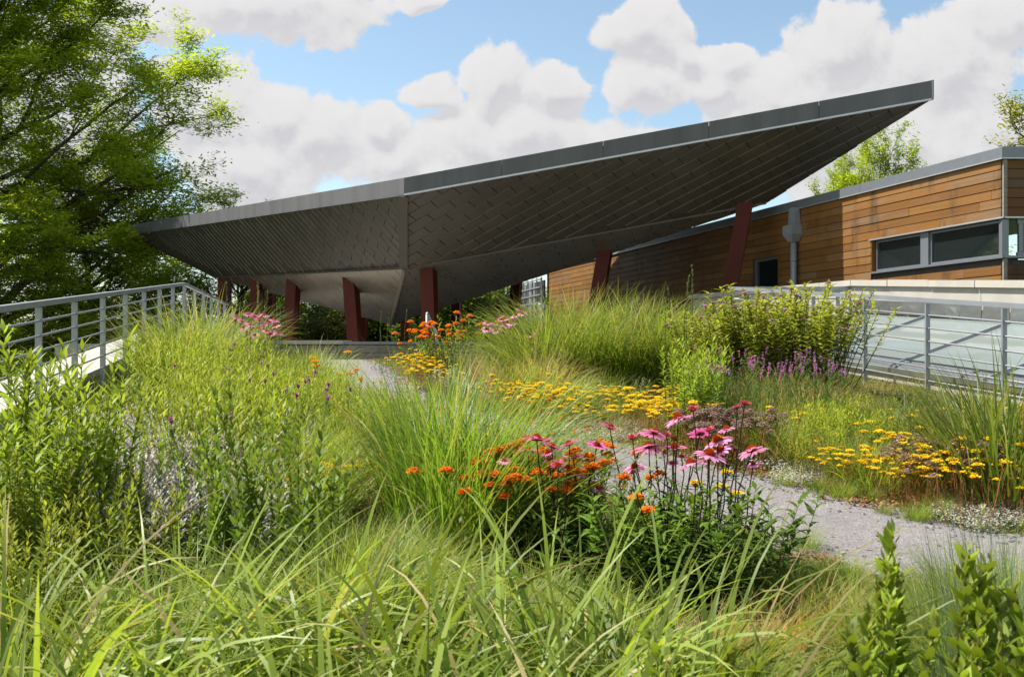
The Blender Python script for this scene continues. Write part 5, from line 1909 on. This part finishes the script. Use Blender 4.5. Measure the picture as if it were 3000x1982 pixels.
# ---- bee balm bush
BB = []
for i in range(3):
    BB.append((leafy(520 + i, 18, 1.15, .34, .085, .034, 44, (.19, .25, .028), (.31, .35, .045), (.06, .04, .03), (1.0, 1.6), 'ovate', .30, .50, .05, 3, None, .6, 1.57)))
PB = disc_flower(530, .022, 26, (.60, .28, .50), .8, .016)
for i, (dx, dyt, Y) in enumerate([(1690, 700, 10.6), (1740, 678, 10.7), (1790, 655, 10.8), (1830, 656, 10.7), (1880, 672, 10.6), (1890, 705, 10.4), (1690, 728, 10.4), (1800, 690, 10.2), (1720, 712, 10.2), (1870, 710, 10.1), (1700, 690, 11.0), (1770, 665, 11.0), (1850, 660, 11.0), (1865, 676, 10.9), (1760, 690, 10.4), (1840, 685, 10.4), (1680, 735, 10.1), (1875, 725, 10.0)]):
    zt = (1040 - dyt * 1.2642) / F_PX * Y
    st, lf, tips = BB[i % 3]
    put_plant('bee_balm', [('stem', st), ('leaves', lf)], (dx * 1.2642 - 1500) / F_PX * Y, Y, 'bushy yellow green bee balm with dark stems by the skylight railing', 'plant', 'bee balm by the skylight railing', (zt - float(zg(Y))) / 1.16, None, [('flower_head', PB, t_) for t_ in tips[:3]])
# ---- purple spikes
PS = [spike(540 + i, .62, (.52, .20, .42) if i % 2 else (.44, .20, .40), 26, .010, (.14, .21, .05), .10) for i in range(6)]
for (x, y, h) in scatter(1620, 1960, 765, 850, 190, (.55, .72)):
    a_, b_ = PS[RNG.integers(6)]
    put_plant('hyssop', [('stem', a_), ('flower_spike', b_)], x, y, 'slender hyssop with a small purple flower spike before the bee balm', 'flower', 'purple hyssop before the bee balm', h / .62)
HY = [grass_clump(560 + i, 130, .55, .006, .14, .3, [(.085, .15, .035), (.10, .17, .04)], (.1, .6), 0, 0, 4) for i in range(2)]
for (x, y, h) in scatter(1620, 1950, 810, 880, 40, (.42, .55)):
    put_clump('hyssop_leaves', HY[RNG.integers(2)], x, y, 'fine grey green foliage below the purple spikes', 'foliage below the purple spikes', h / .52, None, 'plant')
# ---- purple knapweed on the left
KN = [spike(580 + i, .62, (.40, .10, .36), 26, .013, (.12, .17, .05), .045) for i in range(4)]
kpos = [(487, 745), (520, 760), (440, 770), (545, 770), (600, 805), (575, 790), (480, 770), (455, 785), (560, 800), (500, 778), (530, 790), (620, 838), (660, 855), (700, 848), (718, 880), (735, 872), (690, 868), (640, 830), (615, 870), (580, 868), (545, 875), (650, 895), (760, 880), (745, 890), (790, 890), (525, 845), (420, 960), (525, 950), (400, 835), (555, 815), (470, 760), (735, 905), (590, 850), (700, 905), (430, 755)]
for dx, dy in kpos:
    x, y = ground_under(dx, dy, .66)
    a_, b_ = KN[RNG.integers(4)]
    put_plant('knapweed', [('stem', a_), ('flower_head', b_)], x, y, 'thin stemmed knapweed with one small purple head left of the path', 'flower', 'purple knapweed left of the path', .66 / .62)
# ---- tall spires
SPR = [leafy(600 + i, 1, 1.5, .02, .055, .013, 60, (.075, .14, .025), (.16, .22, .05), (.10, .13, .04), (.25, 1.1), 'lance', .05, .1, .7, 2, (.20, .24, .09), .5) for i in range(3)]
for dx, dyt, Y in [(1562, 660, 10.6), (1580, 640, 10.8), (1610, 615, 10.7), (1595, 655, 10.9), (1545, 690, 11), (1630, 700, 10.6), (1480, 690, 11.3), (1495, 680, 11.3), (1465, 700, 11.3),
                   (880, 722, 14.6), (935, 718, 14.8), (895, 735, 14.5), (910, 760, 14.4), (885, 760, 14.2), (528, 655, 13.2), (600, 650, 13.4), (612, 675, 13.2), (655, 690, 13.0), (590, 672, 13.3), (640, 710, 12.9)]:
    zt = (1040 - dyt * 1.2642) / F_PX * Y
    st, lf, _ = SPR[RNG.integers(3)]
    right = dx > 1400
    mid = 800 < dx < 1000
    put_plant('spire_plant', [('stem', st), ('leaves', lf)], (dx * 1.2642 - 1500) / F_PX * Y, Y,
              'tall slender leafy spire between grass bank and bee balm' if right else 'slender leafy spire growing in front of the low wall' if mid else 'slender leafy spire beside the far pink coneflowers', 'plant',
              'spires beside the bee balm' if right else 'spires in front of the low wall' if mid else 'spires by the far coneflowers', (zt - float(zg(Y))) / 1.5)
# lush greens under the right hand spires
for (x, y, h) in scatter(1540, 1650, 740, 850, 16, (.6, .8)):
    st, lf, tips = ST[RNG.integers(4)]
    put_plant('leafy_stalk', [('stem', st), ('leaves', lf)], x, y, 'leafy green stalks between the grass bank and the bee balm', 'plant', 'leafy stalks beside the bee balm', h / 1.08)

# ---- leafy spikes at the lower right
LS = [leafy(620 + i, 1, .88, .02, .105, .044, 60, (.10, .21, .018), (.23, .31, .028), (.10, .14, .04), (.45, 1.45), 'ovate', .05, .12, .5, 4, (.24, .26, .07), .55, 1.57) for i in range(4)]
for dx, dyt, Y in [(2012, 1262, 2.25), (2094, 1200, 2.2), (2200, 1225, 2.2), (2272, 1305, 2.1), (2315, 1288, 2.15), (2238, 1378, 2.0), (2340, 1418, 1.95), (2045, 1330, 2.1), (2130, 1330, 2.15), (2160, 1400, 2.0), (1985, 1420, 2.0), (2070, 1440, 1.9), (2390, 1330, 2.1), (1515, 1478, 2.0), (1770, 1510, 2.0), (2290, 1440, 1.9), (2200, 1470, 1.85), (2060, 1290, 2.2), (2240, 1300, 2.15), (2360, 1350, 2.05), (2110, 1400, 2.0), (2030, 1390, 2.05)]:
    zt = (1040 - dyt * 1.2642) / F_PX * Y
    st, lf, _ = LS[RNG.integers(4)]
    o_ = put_plant('leafy_spike', [('stem', st), ('leaves', lf)], (dx * 1.2642 - 1500) / F_PX * Y, Y, 'leafy green spike with a budding tip beside the rushes' if dx > 1900 else 'lone short leafy spike in front of the coneflowers', 'plant', 'leafy spikes beside the rushes' if dx > 1900 else 'short leafy spikes in front', (zt - float(zg(Y))) / .9)

for (x, y, h) in scatter(1760, 2010, 1250, 1310, 16, (.16, .26), avoid_path=.46) + scatter(1950, 2250, 1300, 1400, 14, (.2, .35), avoid_path=.46):
    put_clump('meadow_grass', GL[RNG.integers(3)], x, y, 'short weedy grass tuft spilling over the near edge of the path', 'weedy tufts at the near path edge', h / .5)
for (x, y, h) in scatter(1690, 2200, 1040, 1200, 26, (.10, .2), avoid_path=.44):
    put_clump('meadow_grass', GL[RNG.integers(3)], x, y, 'short weedy grass tuft along the far edge of the path', 'weedy tufts at the far path edge', h / .5)

for dx, dyt, h in [(215, 1120, .55), (255, 1105, .6), (300, 1130, .55), (500, 1105, .55), (530, 1130, .5), (400, 1195, .5), (235, 1165, .5), (440, 1180, .45), (650, 1170, .45)]:
    x, y = ground_under(dx, dyt, h)
    st, lf, _ = LS[RNG.integers(4)]
    put_plant('leafy_spike', [('stem', st), ('leaves', lf)], x, y, 'grey green broad leaved spike in front of the silver plants', 'plant', 'leafy spikes before the silver plants', h / .9)
# bundle of broken straw stalks
bx_, by_ = ground_under(520, 1175)
g = Geo()
pth = []
for i in range(9):
    p0_ = np.array([rnd(-.05, .05), rnd(-.05, .05), .02])
    pth.append(np.linspace(p0_, p0_ + np.array([rnd(.10, .24), rnd(-.1, .1), rnd(.20, .40)]), 4))
g.add(*tubes(np.array(pth), np.linspace(.0035, .0018, 4), (.56, .42, .20), 4))
o = link('straw_stalks', g.mesh('straw_stalks', M_LEAF), None, (bx_, by_, float(zg(by_)) + .12))
tag(o, 'bundle of pale broken straw stalks leaning in the left bed', 'straw', None, 'thing')

for (x, y, h) in scatter(2170, 2372, 1230, 1330, 22, (.3, .5), avoid_path=.0):
    put_clump('meadow_grass', GL[RNG.integers(3)], x, y, 'green grass tuft growing among the rushes over the path', 'tufts among the rushes', h / .5)

# ---- low carpets nobody could count


def carpet(name, pts, mk, kind='stuff', mat=None):
    g = Geo()
    mk(g, pts)
    o = link(name, g.mesh(name, mat or M_LEAF))
    o['kind'] = kind
    return o


def field_points(n, power=1.2, y0=1.2, y1=16.6, keep_path=.50):
    y = y0 + (y1 - y0) * RNG.uniform(0, 1, n) ** power
    x = RNG.uniform(0, 1, n) * (xr(y) + .1 - xl(y)) + xl(y)
    vis = np.abs(x) < .68 * y + .9
    x, y = x[vis], y[vis]
    d = path_dist(x, y)
    edge = keep_path + .06 * np.sin(x * 9 + y * 7) + .05 * np.sin(y * 17 - x * 5)
    k = d > edge
    return x[k], y[k], d[k]


def blotch(x, y, f, ph):
    return np.sin(x * f + ph) * np.sin(y * f * 1.13 + 1.7 * ph) + .5 * np.sin(x * f * 2.3 - y * f * 1.9 + ph * 3)


def mk_grass(g, pts):
    x, y, d = pts
    n = len(x)
    z = zg(y) - .02
    right = x > np.interp(y, PC[::-1, 1], PC[::-1, 0])
    b1 = blotch(x, y, 1.5, .4)
    dry = np.clip(.35 + .5 * b1 + .25 * right - .35 * (~right), 0, 1)
    dry[y < 3.4] *= .5
    c = np.array([.18, .27, .024])[None] * (1 - dry[:, None]) + np.array([.36, .30, .10])[None] * dry[:, None]
    c = c * np.exp(RNG.normal(0, .22, (n, 1))) * np.exp(RNG.normal(0, .08, (n, 3)))
    h = .13 * RNG.uniform(.5, 1.5, n) * (1 + .5 * blotch(x, y, 2.1, 2.0)).clip(.5, 1.8) * np.clip((d - .45) / .35, .3, 1)
    g.add(*ribbons(np.stack([x, y, z], 1), RNG.uniform(0, 6.28, n), np.abs(RNG.normal(.25, .2, n)), RNG.uniform(.6, 1.6, n), h * 1.3, .004 + .003 * RNG.uniform(0, 1, n) * (y < 6), c, 3, 'blade', 1.3, .8))


def mk_sedum(g, pts):
    x, y, d = pts
    n = len(x)
    right = x > np.interp(y, PC[::-1, 1], PC[::-1, 0])
    z = zg(y) + RNG.uniform(-.005, .035, n) * (1 + blotch(x, y, 3.0, 1.0)).clip(.4, 2)
    q = RNG.random(n) + .25 * blotch(x, y, 2.4, 4.0)
    c = np.where((q < .62)[:, None], np.array([.20, .26, .035]), np.where((q < .9)[:, None], np.array([.28, .28, .05]), np.array([.26, .11, .06])))
    c = c * np.exp(RNG.normal(0, .22, (n, 1)))
    g.add(*ribbons(np.stack([x, y, z], 1), RNG.uniform(0, 6.28, n), RNG.uniform(.2, 1.5, n), RNG.uniform(.6, 2.0, n), .028 * RNG.uniform(.6, 1.5, n), .013 * RNG.uniform(.6, 1.4, n), c, 1, 'flat', 1, .8))


carpet('grass_cover', field_points(46000, 1.5, keep_path=.46), mk_grass)
carpet('sedum_cover', field_points(60000, 1.5, keep_path=.42), mk_sedum)


def blob_points(cx, cy, rx, ry, n):
    """points inside an ellipse of the garden given in view"""
    out = []
    for _ in range(n):
        a_, r = rnd(0, 6.28), math.sqrt(rnd(0, 1))
        out.append(ground_under(cx + rx * r * math.cos(a_), cy + ry * r * math.sin(a_)))
    p = np.array(out)
    d = path_dist(p[:, 0], p[:, 1])
    k = d > .48 + .08 * np.sin(p[:, 0] * 9)
    return p[k, 0], p[k, 1], d[k]


def mk_white(g, pts):
    x, y, d = pts
    n = len(x)
    z = zg(y) + RNG.uniform(.02, .075, n)
    g.add(*ribbons(np.stack([x, y, z], 1), RNG.uniform(0, 6.28, n), RNG.uniform(.4, 1.5, n), RNG.uniform(1, 2, n), .010, .008, vary((.50, .48, .41), n, .12, .05), 1, 'flat', 1, .6))
    m = n // 2
    g.add(*ribbons(np.stack([x[:m], y[:m], zg(y[:m])], 1), RNG.uniform(0, 6.28, m), .1, .5, .05, .004, vary((.20, .26, .07), m), 1, 'blade', 1, .6))


for i, (cx, cy, rx, ry, n) in enumerate([(1395, 1008, 100, 26, 3200), (1850, 1112, 70, 22, 1800), (2270, 1205, 120, 38, 3600), (1780, 1075, 60, 18, 800), (990, 1180, 60, 20, 200)]):
    carpet('white_flower_cover', blob_points(cx, cy, rx, ry, n), mk_white, 'stuff', M_PETAL)


def mk_red(g, pts):
    x, y, d = pts
    n = len(x)
    z = zg(y) + RNG.uniform(.0, .045, n)
    g.add(*ribbons(np.stack([x, y, z], 1), RNG.uniform(0, 6.28, n), RNG.uniform(.3, 1.5, n), RNG.uniform(1, 2, n), .020, .010, vary((.27, .14, .08), n, .25, .14), 1, 'flat', 1, .6))


for cx, cy, rx, ry, n in [(1950, 1130, 60, 22, 500), (1880, 1170, 40, 14, 350), (1740, 1105, 50, 16, 350), (1860, 1310, 90, 12, 500), (870, 850, 30, 14, 250), (2040, 1170, 90, 30, 600), (1420, 985, 120, 14, 300)]:
    carpet('red_sedum_cover', blob_points(cx, cy, rx, ry, n), mk_red)


def path_points(n, lo, hi):
    k = RNG.integers(20, len(PC), n)
    s_ = RNG.choice([-1, 1], n) * RNG.uniform(lo, hi, n)
    q = PC[k] + PN[k] * s_[:, None] + RNG.normal(0, .05, (n, 2))
    return q[:, 0], q[:, 1], np.abs(s_)


def mk_litter(g, pts):
    x, y, d = pts
    n = len(x)
    g.add(*ribbons(np.stack([x, y, zg(y) + .028], 1), RNG.uniform(0, 6.28, n), RNG.uniform(1.2, 1.6, n), RNG.uniform(1.3, 1.8, n), RNG.uniform(.015, .05, n), RNG.uniform(.006, .018, n), vary((.36, .23, .11), n, .35, .15), 2, 'lance', 1, .3))


def mk_pebbles(g, pts):
    x, y, d = pts
    n = len(x)
    r = RNG.uniform(.004, .012, n)
    z = zg(y) + .012
    o_ = np.array([[-1, -1, 0], [1, -1, 0], [1, 1, 0], [-1, 1, 0], [-.6, -.6, 1], [.6, -.6, 1], [.6, .6, 1], [-.6, .6, 1]]) * np.array([1, 1, 1.2])
    V = np.stack([x, y, z], 1)[:, None] + o_[None] * r[:, None, None] * RNG.uniform(.7, 1.3, (n, 1, 3))
    f = np.array([[4, 5, 6, 7], [0, 1, 5, 4], [1, 2, 6, 5], [2, 3, 7, 6], [3, 0, 4, 7]])
    Fq = f[None] + (np.arange(n) * 8)[:, None, None]
    c = np.repeat(vary((.14, .135, .135), n, .3, .06), 8, 0)
    g.add(V.reshape(-1, 3), Fq.reshape(-1, 4), c)


carpet('leaf_litter', path_points(420, 0, .55), mk_litter)
carpet('gravel', path_points(5000, .30, .68), mk_pebbles, 'stuff', M_CONE)


# ------------------------------------------------------------------ tell the members of small groups apart by their place
ORD1 = 'first second third fourth fifth sixth seventh eighth ninth tenth eleventh twelfth thirteenth fourteenth fifteenth sixteenth seventeenth eighteenth nineteenth twentieth'.split()
TENS = {2: 'twenty', 3: 'thirty', 4: 'forty'}


def ordinal(i):
    if i < 20:
        return ORD1[i]
    n_ = i + 1
    return {30: 'thirtieth', 40: 'fortieth'}.get(n_) or TENS[n_ // 10] + '-' + ORD1[n_ % 10 - 1]


def view_x(o):
    p = Vector(o.location)
    for c in o.children:
        if c.name.startswith('flower_head') and o.name.startswith('coneflower'):
            p = p + Vector(c.location)
    return p.x / max(p.y, .1)


groups = {}
for o in bpy.data.objects:
    if o.parent is None and 'group' in o and 'label' in o:
        groups.setdefault((o['group'], o['label']), []).append(o)
for (gname, lab), mem in groups.items():
    if 1 < len(mem) <= 40 and len(lab.split()) <= 12:
        for i, o in enumerate(sorted(mem, key=view_x)):
            o['label'] = lab + ', ' + ('leftmost of them' if i == 0 else 'rightmost of them' if i == len(mem) - 1 else ordinal(i) + ' from the left')
